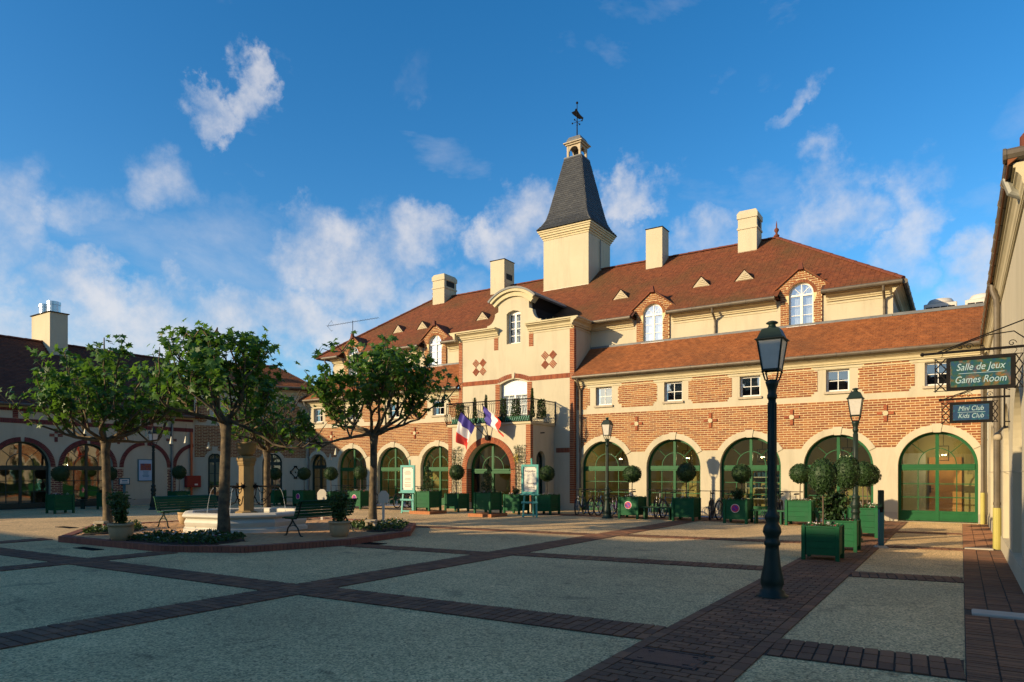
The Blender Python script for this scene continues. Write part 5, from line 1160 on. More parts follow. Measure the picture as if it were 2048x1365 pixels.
def shrink(poly, k):
    cx, cy = sum(p[0] for p in poly)/len(poly), sum(p[1] for p in poly)/len(poly)
    return [(cx+(x-cx)*k, cy+(y-cy)*k) for x, y in poly]
inn = shrink(ISL, .948); BEDS = {'front': [(-15.9, 7.80), (-13.55, 7.86), (-12.9, 8.35), (-13.0, 9.2), (-13.9, 9.75), (-14.7, 9.65), (-15.3, 8.9)], 'left': [(-17.5, 7.95), (-17.2, 8.6), (-17.7, 9.6), (-19.0, 10.0), (-19.9, 9.6)], 'right': [(-12.3, 12.4), (-11.95, 13.0), (-13.1, 14.6), (-14.3, 14.4), (-14.0, 13.2), (-13.3, 12.6)], 'back': [(-17.6, 13.6), (-18.8, 13.1), (-19.8, 13.4), (-18.2, 14.9), (-17.2, 14.6)]}
P = Pieces(); y = 7.3; row = 0
while y < 15.6:
    x = -20.6+(.105 if row % 2 else 0)
    while x < -11.2:
        if inside_poly(x, y, inn) and not any(inside_poly(x, y, b) for b in BEDS.values()) and (x+15.9)**2+(y-11.3)**2 > 1.9: P.put((x, y, .097+rb.uniform(-.002, .002)), (.198, .094, .03))
        x += .21
    y += .106; row += 1
P.emit('paving_brick', 'paver_tan', isl, 0, 'island_bricks')
def leaf_blob(m, c, size, r_, up=.6):
    d = Vector((r_.gauss(0, 1), r_.gauss(0, 1), r_.gauss(0, 1)+up)).normalized(); a = d.orthogonal().normalized(); a = (Matrix.Rotation(r_.uniform(0, 6.28), 3, d) @ a); b = d.cross(a)
    s_ = size*r_.uniform(.7, 1.25); c = Vector(c); m.add([c-a*s_*.55, c+b*s_*.3+d*s_*.08, c+a*s_*.6, c-b*s_*.3+d*s_*.08], [(0, 1, 2, 3)])
def flower_bed(key, seed, nleaf, fl, label):
    r_ = random.Random(seed); poly = BEDS[key]; c0 = (sum(p[0] for p in poly)/len(poly), sum(p[1] for p in poly)/len(poly))
    t = root('flower_bed', label, 'flower bed', (c0[0], c0[1], .1), 'flower beds on the island')
    m = MB(); m.prismz(poly, .09, .13); m.build('soil', 'soil', t)
    xs = [p[0] for p in poly]; ys = [p[1] for p in poly]; lv = MB(); fw = {'flower_white': MB(), 'flower_pink': MB(), 'flower_yellow': MB()}; k = 0
    while k < nleaf:
        x, y = r_.uniform(min(xs), max(xs)), r_.uniform(min(ys), max(ys))
        if not inside_poly(x, y, poly): continue
        hgt = r_.uniform(.04, .17)*(.7+.5*math.sin(x*5)*math.sin(y*4)); leaf_blob(lv, (x, y, .13+max(.02, hgt)), .075, r_); k += 1
    for mt, q in fw.items():
        for _ in range(fl[mt]):
            for _k in range(50):
                x, y = r_.uniform(min(xs), max(xs)), r_.uniform(min(ys), max(ys))
                if inside_poly(x, y, poly): break
            z = .13+r_.uniform(.10, .22)
            for j in range(4): a = j*1.57; leaf_blob(q, (x+.018*math.cos(a), y+.018*math.sin(a), z), .035, r_, 1.5)
    lv.build('bedding_leaves', 'leaf_shrub', t, kind='stuff')
    for mt, q in fw.items():
        if q.f: q.build('blossoms', mt, t, kind='stuff')
flower_bed('front', 1, 2600, dict(flower_white=70, flower_pink=4, flower_yellow=4), 'long flower bed with small white blossoms at the foot of the dark front tree')
flower_bed('left', 2, 1500, dict(flower_white=30, flower_pink=12, flower_yellow=10), 'flower bed under the leftmost tree, beside the first clay pot')
flower_bed('right', 3, 1500, dict(flower_white=34, flower_pink=10, flower_yellow=25), 'flower bed round the rightmost tree with a small stone stool in it')
flower_bed('back', 4, 1000, dict(flower_white=20, flower_pink=6, flower_yellow=8), 'flower bed behind the fountain, under the rear tree')
# ---- fountain
fo = root('fountain', 'white stone octagonal fountain basin with ochre pillar and iron water spouts', 'fountain', (-15.9, 11.3, .1))
FX, FY = -15.9, 11.3; ph = R(22.5+12)
m = MB(); m.lathe([(1.62, .09), (1.62, .20), (1.56, .215), (1.545, .24), (1.58, .30), (1.60, .36), (1.575, .42), (1.545, .445), (1.545, .46), (1.60, .475), (1.645, .51), (1.645, .55), (1.60, .585), (1.52, .60), (1.40, .60), (1.36, .58), (1.36, .30)], (FX, FY, 0), 8, ph); m.build('basin', 'white_stone', fo)
m = MB(); m.lathe([(1.355, .45), (1.355, .505)], (FX, FY, 0), 8, ph); m.build('water', 'water', fo)
m = MB(); m.lathe([(.30, .4), (.30, .56), (.20, .60), (.20, 1.78), (.22, 1.80), (.24, 1.86), (.24, 1.90), (.265, 1.92), (.265, 1.99), (.24, 2.01), (.22, 2.04), (.10, 2.05)], (FX, FY, 0), 8, ph); pd = m.build('pillar', 'ochre_stone', fo)
m = MB(); m.lathe([(.10, 2.04), (.15, 2.06), (.20, 2.12), (.245, 2.24), (.255, 2.36), (.265, 2.37), (.265, 2.41), (.235, 2.41), (.22, 2.36), (.05, 2.30)], (FX, FY, 0), 24); m.build('bowl', 'ochre_stone', pd, smooth=True)
for k in range(4):
    a = R(33+90*k); ca, sa = math.cos(a), math.sin(a)
    def pp(o, z): return (FX+ca*o, FY+sa*o, z)
    m = MB(); m.tube([pp(.2, 1.24), pp(.82, 1.24), pp(.88, 1.22)], .022, 6)
    m.tube([pp(.22, .98), pp(.30, .80), pp(.44, .74), pp(.52, .82), pp(.48, .92), pp(.40, .88)], .014, 5); m.tube([pp(.46, .84), pp(.62, 1.0), pp(.68, 1.15), pp(.70, 1.23)], .016, 5); m.tube([pp(.30, 1.22), pp(.36, 1.10), pp(.46, 1.06), pp(.52, 1.12), pp(.46, 1.18)], .011, 5)
    m.ball(pp(.235, 1.24), .06, 8, 6)
    for j in range(6): m.tube([pp(.24, 1.24), (pp(.24, 1.24)[0]-sa*.11*math.cos(j), pp(.24, 1.24)[1]+ca*.11*math.cos(j), 1.24+.11*math.sin(j))], .01, 4)
    m.build('spout_bracket', 'iron', fo)
    j_ = MB(); j_.tube([pp(.88, 1.2), pp(.94, 1.12), pp(.99, .95), pp(1.03, .72), pp(1.05, .50)], [.006, .005, .005, .007, .009], 5); j_.build('water_jet', 'jet', fo)
# ---- plane trees
LEAF = [(0, -.50), (.10, -.22), (.46, -.30), (.28, -.02), (.50, .22), (.20, .20), (.0, .56), (-.20, .20), (-.50, .22), (-.28, -.02), (-.46, -.30), (-.10, -.22)]
def plane_tree(x, y, fork, rad, top, seed, nleaf, lean, label, tr=.105, sun_gap=None):
    r_ = random.Random(seed); t = root('plane_tree', label, 'tree', (x, y, .1), 'pollarded plane trees round the fountain'); m = MB(); tips = []
    base = Vector((x, y, .08)); fk = Vector((x+lean[0], y+lean[1], fork)); pts = []; rs = []
    for i in range(9):
        k = i/8; p = base.lerp(fk, k)+Vector((r_.uniform(-.012, .012), r_.uniform(-.012, .012), 0)); pts.append(p); rs.append(tr*(1.35-.9*min(1, k*4)*.3-.18*k)+(.03 if i == 8 else 0))
    m.tube(pts, rs, 12); m.ball(fk, tr*1.35, 10, 6, .8)
    def branch(p, d, L, r, depth, zt=top):
        n = 6 if depth < 2 else 4; pts = [p]; q = p.copy(); dd = d.copy()
        for i in range(n):
            dd = (dd+Vector((r_.gauss(0, .16), r_.gauss(0, .16), r_.gauss(.06 if depth == 0 else .12, .13)))).normalized(); q = q+dd*(L/n)
            if q.z > zt-.1: q.z = zt-.1-r_.uniform(0, .2)
            pts.append(q.copy())
            if depth >= 1 and i >= 1: tips.append((q.copy(), dd.copy(), depth))
        m.tube(pts, [max(.006, r*(1-.55*i/n)) for i in range(n+1)], 7 if depth == 0 else 5 if depth == 1 else 4, cap=False)
        if depth < 2:
            for k in range(4 if depth == 0 else 3):
                j = r_.choice(range(2, n+1)) if k else n; pd_ = pts[j]; out = Vector((pd_.x-x, pd_.y-y, 0)); out = out.normalized() if out.length > .1 else Vector((1, 0, 0))
                nd = (dd*.5+out*r_.uniform(-.1, .6)+Vector((r_.gauss(0, .5), r_.gauss(0, .5), r_.uniform(.1, 1.0)))).normalized(); branch(pd_, nd, L*r_.uniform(.5, .8), r*.55, depth+1)
            if depth == 0 and r_.random() < .8: branch(pts[3], Vector((r_.gauss(0, .15), r_.gauss(0, .15), 1)).normalized(), (top-pts[3].z)*r_.uniform(.6, 1.25), r*.5, 1, top+.45)
        else: tips.append((q.copy(), dd.copy(), 3))
    nb = 9
    for k in range(nb):
        a = 2*math.pi*k/nb+r_.uniform(-.25, .25); el = r_.choice([.12, .3, .5, .75]) if k % 3 else r_.uniform(0, .2)
        branch(fk, Vector((math.cos(a)*math.cos(el), math.sin(a)*math.cos(el), math.sin(el))), rad*r_.uniform(.62, .85), .052, 0)
    tk = m.build('trunk', 'bark', t, smooth=True)
    v = []; f = []; o_ = ORG[t.name]; cnt = 0
    while cnt < nleaf:
        q, dd, dp = r_.choice(tips)
        rr = math.hypot(q.x-x, q.y-y)
        if rr > rad*1.12: 
            if r_.random() < .8: cnt += .02; continue
        c = q+Vector((r_.gauss(0, .10), r_.gauss(0, .10), r_.gauss(.02, .09)))
        if sun_gap and sun_gap(c): cnt += .05; continue
        if c.z > top+.55 or c.z < fork-.02 and r_.random() < .8: continue
        nrm = Vector((r_.gauss(0, .55)+(c.x-x)*.25, r_.gauss(0, .55)+(c.y-y)*.25, r_.uniform(.25, 1.1))).normalized(); a = nrm.orthogonal().normalized(); a = Matrix.Rotation(r_.uniform(0, 6.28), 3, nrm) @ a; b = nrm.cross(a); s_ = r_.uniform(.13, .24); n0 = len(v); fold = r_.uniform(.05, .28)
        v.append(tuple(c-o_)); 
        for lx, ly in LEAF: v.append(tuple(c+a*lx*s_+b*ly*s_-nrm*s_*(abs(lx)*fold+max(0, ly)*.22)-o_))
        f += [(n0, n0+1+i, n0+1+(i+1) % 12) for i in range(12)]; cnt += 1
    me = bpy.data.meshes.new('crown'); me.from_pydata(v, [], f); me.materials.append(MAT['leaf']); me.update(); o = bpy.data.objects.new('crown', me); COL.objects.link(o); o.parent = t; o['kind'] = 'stuff'; ORG[o.name] = o_
    return t
plane_tree(-18.5, 9.04, 2.42, 1.9, 4.75, 11, 1900, (-.05, -.04), 'leftmost plane tree, lit trunk, before the shaded left wing')
plane_tree(-14.25, 9.52, 2.78, 1.85, 4.85, 22, 1950, (.06, .02), 'tallest front plane tree with dark trunk before the fountain', .12)
plane_tree(-18.24, 13.72, 2.30, 1.35, 4.3, 13, 850, (-.02, 0), 'rear plane tree with pale forked trunk behind the fountain pillar', sun_gap=lambda c: -18.1 < c.x < -16.7 and c.z > 3.05)  # opening added to the crown so the sun reaches the right easel
plane_tree(-13.23, 13.28, 2.62, 1.98, 4.85, 24, 2100, (.02, .03), 'rightmost plane tree of the island, left of the entrance porch', .10)
# little white bell lanterns hung in the trees
bm_ = MB(); bm_.lathe([(.012, 0), (.02, .05), (.045, .16), (.05, .17), (.004, .18)], (0, 0, 0), 8); bl = None
for i, (x, y, z, lb) in enumerate(((-17.5, 9.5, 2.7, 'between the leftmost and the front tree, hung higher'), (-18.3, 8.4, 2.75, 'in the lower twigs of the leftmost tree'), (-15.5, 9.0, 2.45, 'left of the dark front trunk'), (-15.9, 9.6, 2.5, 'over the red fire cabinet'), (-16.2, 10.4, 2.4, 'left of the fountain bowl'), (-15.2, 12.2, 2.35, 'above the fountain bowl'), (-14.9, 13.3, 2.15, 'over the diamond wall ornament'), (-13.9, 12.6, 2.25, 'left of the rightmost trunk'))):
    t = root('bell_lantern', 'small white hanging bell lantern '+lb, 'lantern', (x, y, z), 'white bell lanterns in the trees')
    if bl is None: bl = bm_.build('bell', 'bell_white', None)
    if i == 0: b_ = bl
    else: b_ = bl.copy(); COL.objects.link(b_)
    b_.parent = t; q = MB(); q.tube([(x, y, z), (x+.01, y, z+.3)], .004, 3); q.build('cord', 'iron', t)
    b_.rotation_euler = (R(180), 0, 0); b_.location = (0, 0, 0)
# ================================================================== PLANTERS
def make_planter():
    t = root('planter_box', 'x', 'planter'); h_ = .34
    for sx in (-1, 1):
        for sy in (-1, 1):
            m = MB(); m.bbox(sx*h_-.04, sx*h_+.04, sy*h_-.04, sy*h_+.04, 0, .76, .008); m.ball((sx*h_, sy*h_, .775), .022, 6, 4); m.build('corner_post', 'box_green', t)
    for k in range(4):
        fr = Frame((0, 0, 0), R(90*k))
        for j in range(4):
            m = MB(fr); z0 = .13+j*.148; m.box(-h_+.042, h_-.042, -h_-.012, -h_+.018, z0, z0+.143); m.build('plank', 'box_green', t)
        m = MB(fr); m.box(-h_+.041, h_-.041, -h_-.026, -h_+.03, .725, .755); m.build('rim', 'box_green', t)
    m = MB(); m.box(-h_+.03, h_-.03, -h_+.03, h_-.03, .15, .68); m.build('soil', 'soil', t)
    return t
planter = make_planter()
def disc(parent, fr):
    m = MB(fr); n = 28
    def dsk(q, r, y0, y1): q.add([(r*math.cos(2*math.pi*i/n), y0, .48+r*math.sin(2*math.pi*i/n)) for i in range(n)]+[(r*math.cos(2*math.pi*i/n), y1, .48+r*math.sin(2*math.pi*i/n)) for i in range(n)], [tuple(range(n))]+[(i, (i+1) % n, n+(i+1) % n, n+i) for i in range(n)])
    dsk(m, .135, -.368, -.353); d = m.build('no_parking_disc', 'disc_white', parent)
    m = MB(fr); dsk(m, .12, -.371, -.3685); m.build('disc_ring', 'disc_red', d); m = MB(fr); dsk(m, .085, -.374, -.3715); m.build('disc_field', 'disc_blue', d)
    m = MB(fr); c, s_ = math.cos(R(-45)), math.sin(R(-45)); m.add([(c*a-s_*b, -.3755, .48+s_*a+c*b) for a, b in ((-.10, -.016), (.10, -.016), (.10, .016), (-.10, .016))], [(0, 1, 2, 3)]); m.build('disc_bar', 'disc_red', d)
def topiary_ball_mesh(seed, n=1500):
    r_ = random.Random(seed); m = MB()
    for i in range(n):
        z = r_.uniform(-1, 1); a = r_.uniform(0, 6.2832); s_ = math.sqrt(1-z*z); d = Vector((s_*math.cos(a), s_*math.sin(a), z)); bump_ = 1+.035*math.sin(a*5+z*4)+r_.uniform(-.06, .035); leaf_blob(m, d*bump_, .13, r_, 0.2)
    return m
tb = topiary_ball_mesh(5); core = MB(); core.ball((0, 0, 0), .93, 16, 10); core_me = None
def make_topiary():
    t = root('ball_topiary', 'x', 'topiary'); m = MB(); m.tube([(0, 0, .0), (.01, .0, .3), (-.01, .005, .8)], [.022, .018, .016], 6); m.build('stem', 'stem', t)
    o = core.build('inner_twigs', 'leaf_topiary', t); o.scale = (.33, .33, .30); o.location = (0, 0, .9)
    o = tb.build('clipped_head', 'leaf_topiary', t, kind='stuff'); o.scale = (.33, .33, .30); o.location = (0, 0, .9); return t
topi = make_topiary()
def make_spiral():
    t = root('spiral_topiary', 'x', 'topiary'); r_ = random.Random(4); m = MB(); m.tube([(0, 0, 0), (0, 0, 1.25)], [.02, .01], 5); m.build('stem', 'stem', t); q = MB()
    for i in range(2600):
        u = r_.random()**1.25; a = u*2*math.pi*3.2; rad = .24*(1-u)**.8+.03; c = Vector((rad*.55*math.cos(a), rad*.55*math.sin(a), .08+1.22*u)); d = Vector((r_.gauss(0, 1), r_.gauss(0, 1), r_.gauss(0, .8))).normalized(); leaf_blob(q, c+d*(rad*.62), .042, r_, .2)
    q.build('clipped_spiral', 'leaf_topiary', t, kind='stuff'); return t
spir = make_spiral()
def make_shrub(name, hgt, wid, n, size, seed, mt='leaf_shrub'):
    t = root(name, 'x', 'shrub'); r_ = random.Random(seed); m = MB(); q = MB()
    for k in range(9):
        a = r_.uniform(0, 6.28); tip = Vector((math.cos(a)*wid*r_.uniform(.3, 1), math.sin(a)*wid*r_.uniform(.3, 1), hgt*r_.uniform(.65, 1.05))); mid = Vector((tip.x*.35, tip.y*.35, tip.z*.5)); m.tube([(0, 0, 0), mid, tip], [.012, .009, .004], 4)
        for j in range(n//9):
            u = r_.uniform(.15, 1.02); p = (Vector((0, 0, 0)).lerp(mid, u*2) if u < .5 else mid.lerp(tip, u*2-1)); leaf_blob(q, p+Vector((r_.gauss(0, wid*.22), r_.gauss(0, wid*.22), r_.gauss(0, hgt*.06))), size, r_, .5)
    m.build('stems', 'stem', t); q.build('foliage', mt, t, kind='stuff'); return t
shr = make_shrub('leafy_shrub', .62, .27, 1300, .075, 21, 'leaf_topiary')
def make_lowflowers(seed):
    t = root('planter_flowers', 'x', 'flowers'); r_ = random.Random(seed); q = MB(); w = MB(); p = MB()
    for i in range(420): leaf_blob(q, (r_.uniform(-.32, .32), r_.uniform(-.32, .32), r_.uniform(.0, .12)), .055, r_)
    for i in range(26):
        c = (r_.uniform(-.32, .32), r_.uniform(-.32, .32), r_.uniform(.08, .17))
        for j in range(4): leaf_blob(w if i % 4 else p, (c[0]+.016*math.cos(j*1.57), c[1]+.016*math.sin(j*1.57), c[2]), .035, r_, 1.5)
    q.build('leaves', 'leaf_shrub', t, kind='stuff'); w.build('blossoms', 'flower_white', t, kind='stuff'); p.build('blossoms', 'flower_pink', t, kind='stuff'); return t
lowf = make_lowflowers(31)
used = set()
def place(proto, loc, lb, cat, group, scale=1.0, rz=0.0):
    o = proto if proto.name not in used else copy_tree(proto); used.add(proto.name if o is proto else o.name); used.add(proto.name)
    o.location = loc; o.scale = (scale,)*3 if not isinstance(scale, tuple) else scale; o.rotation_euler.z = rz; tag(o, lb, cat, group); return o
# (x, y, z, size, plant kind, ball height, where-phrase, disc face)
PL = [
    (-2.13, 13.68, 0, .84, 'ball', 'nearest the viewer on the brick walk', None), (-2.05, 15.45, 0, .84, 'ballshrub', 'second in the row on the brick walk', None),
    (-2.05, 19.05, 0, .98, 'ball', 'just behind the lamp on the brick walk', None), (-2.1, 20.5, 0, .98, 'ball', 'last in the row along the brick walk', None),
    (-9.65, 22.35, 0, 1.0, 'ball', 'right of the bicycle lamp, with a no-parking disc', 1), (-7.70, 22.35, 0, 1.0, 'ball', 'before the second arch right of the entrance', None),
    (-5.95, 22.20, 0, 1.0, 'ballshrub', 'before the third arch, with a no-parking disc', 1), (-4.12, 22.35, 0, 1.0, 'ball', 'before the fourth arch right of the entrance', None),
    (-17.5, 20.60, .12, 1.0, 'spiral', 'on the brick plinth beside the left easel', None), (-17.4, 22.30, 0, .98, 'ball', 'against the porch left of the entrance door', None),
    (-14.55, 20.50, .12, 1.0, 'spiral', 'on a brick plinth in front of the entrance door', None), (-14.5, 22.35, 0, 1.0, 'flowers', 'behind the right easel at the entrance door', None), (-13.35, 22.75, 0, 1.0, 'ball', 'against the porch side, right of the right easel', None),
    (-26.3, 21.85, 0, 1.0, 'ball', 'with a no-parking disc, furthest left in shade', 1), (-24.55, 21.95, 0, .95, 'ball', 'between the two shaded no-parking discs', None), (-22.3, 21.65, 0, 1.05, 'ball', 'with a no-parking disc, left of the rightmost trunk', 1),
    (-28.1, 21.6, 0, .98, 'ball', 'in deep shade by the corner block', None), (-29.8, 12.75, 0, .98, 'ball', 'in shade before the first brick pier, leftmost', None), (-31.2, 15.3, 0, .95, 'ball', 'in shade behind the leftmost tree trunk', None), (-31.2, 18.5, 0, .95, 'ball', 'in shade by the red fire cabinet', None)]
for i, (x, y, z, s_, kind, where, dsc) in enumerate(PL):
    p = place(planter, (x, y, z), 'green wooden planter box '+where, 'planter', 'green planter boxes', s_)
    if dsc: pass
    zs = z+.66*s_
    if kind in ('ball', 'ballshrub'): bs = {0: .76, 1: .74}.get(i, .96); place(topi, (x+(.08 if kind == 'ballshrub' else 0), y+(.1 if kind == 'ballshrub' else 0), zs), 'ball topiary in planter '+where, 'topiary', 'ball topiaries', (bs*rnd.uniform(.92, 1.05), bs*rnd.uniform(.92, 1.05), (1.575+rnd.uniform(-.05, .05)-zs)/.9), rnd.uniform(0, 6))
    if kind == 'ballshrub': place(shr, (x-(.14 if i == 1 else -.05), y-.18, zs), 'leafy shrub in planter '+where, 'shrub', 'leafy shrubs in planters', 1.18 if i == 1 else .72)
    if kind == 'spiral': place(spir, (x, y, zs), 'spiral topiary in planter '+where, 'topiary', 'spiral topiaries', 1.0, rnd.uniform(0, 6))
    place(lowf, (x, y, zs), 'low flowers in planter '+where, 'flowers', 'flowers in planters', s_*.95, rnd.choice((0, 1.57, 3.14)))
    if kind == 'flowers': place(shr, (x, y, zs), 'leafy shrub in planter '+where, 'shrub', 'leafy shrubs in planters', .55)
for i, (x, y, z, s_, kind, where, dsc) in enumerate(PL):
    if dsc:
        for o in COL.objects:
            if o.get('label') == 'green wooden planter box '+where: disc(o, IDF); break
for x, y, lb in ((-17.5, 20.6, 'low brick plinth under the planter left of the entrance'), (-14.55, 20.5, 'low brick plinth under the planter in front of the entrance')):
    t = root('brick_plinth', lb, 'plinth', (x, y, 0), 'brick plinths at the entrance'); P = Pieces()
    for k in range(11):
        a = -.5+k/10.5*1.0
        for yy in (-.47, .47): P.put((x+a+.02, y+yy, .058), (.088, .1, .116))
        if 0 < k < 10:
            for xx in (-.47, .47): P.put((x+xx, y+a+.02, .057), (.1, .088, .114))
    m = MB(); m.box(x-.44, x+.44, y-.44, y+.44, 0, .112); m.build('core', 'paver', t); P.emit('brick', 'plinth_brick', t, 60, 'far_bricks')
# ---- backless green benches between the planters
for x0, x1, y, lb in ((-9.27, -8.08, 22.3, 'backless green plank bench between the first two planters right of the lamp'), (-5.55, -4.50, 22.25, 'backless green plank bench behind the tall foreground lamp'), (-3.75, -2.5, 22.4, 'backless green plank bench at the right end of the planter row'), (-30.9, -30.5, 0, None), (-27.9, -26.7, 21.8, 'backless green bench between planters in the shade behind the fountain')):
    if lb is None: continue
    t = root('plank_bench', lb, 'bench', ((x0+x1)/2, y, 0), 'backless plank benches')
    for k in range(3): m = MB(); m.box(x0, x1, y-.18+k*.125, y-.07+k*.125, .40, .44); m.build('slat', 'bench_green', t)
    for xx in (x0+.12, x1-.17): m = MB(); m.box(xx, xx+.05, y-.15, y+.15, 0, .399); m.build('leg', 'bench_green', t)
t = root('plank_bench', 'low dark bench in shade under the second window of the left wing', 'bench', (-32.4, 15.6, 0), 'backless plank benches')
for k in range(3): m = MB(); m.box(-32.6+k*.125, -32.49+k*.125, 14.6, 16.8, .38, .42); m.build('slat', 'green_dark', t)
for yy in (14.75, 16.6): m = MB(); m.box(-32.58, -32.26, yy, yy+.05, 0, .379); m.build('leg', 'green_dark', t)
# ================================================================== PARK BENCHES
def make_bench():
    t = root('park_bench', 'x', 'bench'); L = 1.85                       # along x, front towards -y
    seat = [(-.26, .43), (-.20, .445), (-.13, .445), (-.06, .44), (.01, .435), (.08, .43)]
    back = [(.15, .50), (.175, .57), (.20, .64), (.225, .71), (.25, .775), (.29, .825)]
    for i, (y, z) in enumerate(seat): m = MB(Frame((0, 0, 0))); m.box(-L/2, L/2, y-.028, y+.028, z-.012, z+.014); m.build('seat_slat', 'bench_green', t)
    for i, (y, z) in enumerate(back):
        m = MB(); a = .34 if i < 4 else (.5 if i == 4 else 1.1); dy, dz = math.sin(a)*.03, math.cos(a)*.03; ny, nz = math.cos(a)*.012, -math.sin(a)*.012
        m.hexa([(-L/2, y-dy-ny, z-dz-nz), (L/2, y-dy-ny, z-dz-nz), (L/2, y-dy+ny, z-dz+nz), (-L/2, y-dy+ny, z-dz+nz)], [(-L/2, y+dy-ny, z+dz-nz), (L/2, y+dy-ny, z+dz-nz), (L/2, y+dy+ny, z+dz+nz), (-L/2, y+dy+ny, z+dz+nz)]); m.build('back_slat', 'bench_green', t)
    for x in (-L/2+.10, L/2-.10):
        m = MB(); m.tube([(x, -.30, 0), (x, -.24, .05), (x, -.20, .18), (x, -.08, .30), (x, -.02, .40)], .019, 6); m.tube([(x, .28, 0), (x, .22, .05), (x, .16, .18), (x, .03, .30), (x, -.06, .40)], .019, 6)
        m.tube([(x, -.29, .415), (x, .10, .415), (x, .17, .50), (x, .27, .775), (x, .31, .82)], .018, 6); m.tube([(x, -.16, .22), (x, .0, .26), (x, .12, .22)], .012, 5)
        m.tube([(x, -.34, .008), (x, -.26, .008)], .018, 5); m.tube([(x, .24, .008), (x, .32, .008)], .018, 5); m.build('cast_iron_leg', 'lamp_green', t)
    return t
pb = make_bench(); pb.location = (-18.1, 11.1, .11); pb.rotation_euler.z = R(90); tag(pb, 'green slatted park bench left of the fountain, seen from behind', 'bench', 'park benches by the fountain')
o = copy_tree(pb); o.location = (-13.1, 11.4, .11); o.rotation_euler.z = R(-90); tag(o, 'dark slatted park bench right of the fountain with its back to the porch', 'bench', 'park benches by the fountain')
# ---- clay pots with shrubs
def make_pot():
    t = root('clay_pot', 'x', 'pot'); m = MB(); m.lathe([(.16, 0), (.19, .02), (.235, .14), (.25, .27), (.245, .33), (.262, .335), (.265, .385), (.225, .385), (.215, .33), (.02, .32)], (0, 0, 0), 24); m.build('bowl', 'terracotta', t, smooth=True); m = MB(); m.lathe([(.215, .30), (.215, .345)], (0, 0, 0), 16); m.build('soil', 'soil', t); return t
pot = make_pot(); s2_ = make_shrub('bushy_shrub', .78, .30, 1300, .085, 33); s3_ = make_shrub('bushy_shrub', .62, .30, 700, .075, 35)
for i, (x, y, s_, lb, pr) in enumerate(((-15.4, 7.80, 1.0, 'in front of the leftmost tree', s2_), (-12.1, 11.08, .95, 'at the end of the right park bench', s2_), (-18.85, 11.4, .9, 'behind the left park bench', s3_))):
    o = place(pot, (x, y, .11), 'rounded clay pot '+lb, 'pot', 'clay pots on the island', s_); place(pr, (x, y, .11+.33*s_), 'bushy green shrub in the pot '+lb, 'shrub', 'potted shrubs on the island', (.85, .85, .92) if i < 2 else .8, i*1.3)
# ---- white paddle boards, small stools
for x, y, z, lb in ((-16.9, 14.75, .11, 'white shovel-shaped board on a post behind the right park bench'), (-13.95, 14.45, .11, 'white shovel-shaped board on a post beside the rightmost tree trunk')):
    t = root('paddle_board', lb, 'board', (x, y, z), 'white paddle boards'); fr = Frame((x, y, z), R(33)); m = MB(fr); m.prism([(-.12, .62), (.12, .62), (.15, .68), (.15, .86), (.06, .97), (-.06, .97), (-.15, .86), (-.15, .68)], -.02, .02); m.build('board', 'white_board', t)
    m = MB(fr); m.box(-.035, .035, -.045, -.021, 0, .72); m.build('post', 'white_board', t)
for x, y, lb in ((-18.45, 8.85, 'little dark stone stool in the bed under the leftmost tree'), (-13.05, 13.05, 'little dark stone stool in the bed of the rightmost tree')):
    t = root('stone_stool', lb, 'stool', (x, y, .11), 'small stone stools'); fr = Frame((x, y, .11), R(30)); m = MB(fr); m.bbox(-.15, .15, -.11, .11, .19, .25, .015); m.build('slab', 'sill_stone', t); m = MB(fr)
    for sx in (-1, 1): m.bbox(sx*.10-.035, sx*.10+.035, -.08, .08, 0, .189, .01)
    m.build('feet', 'sill_stone', t)
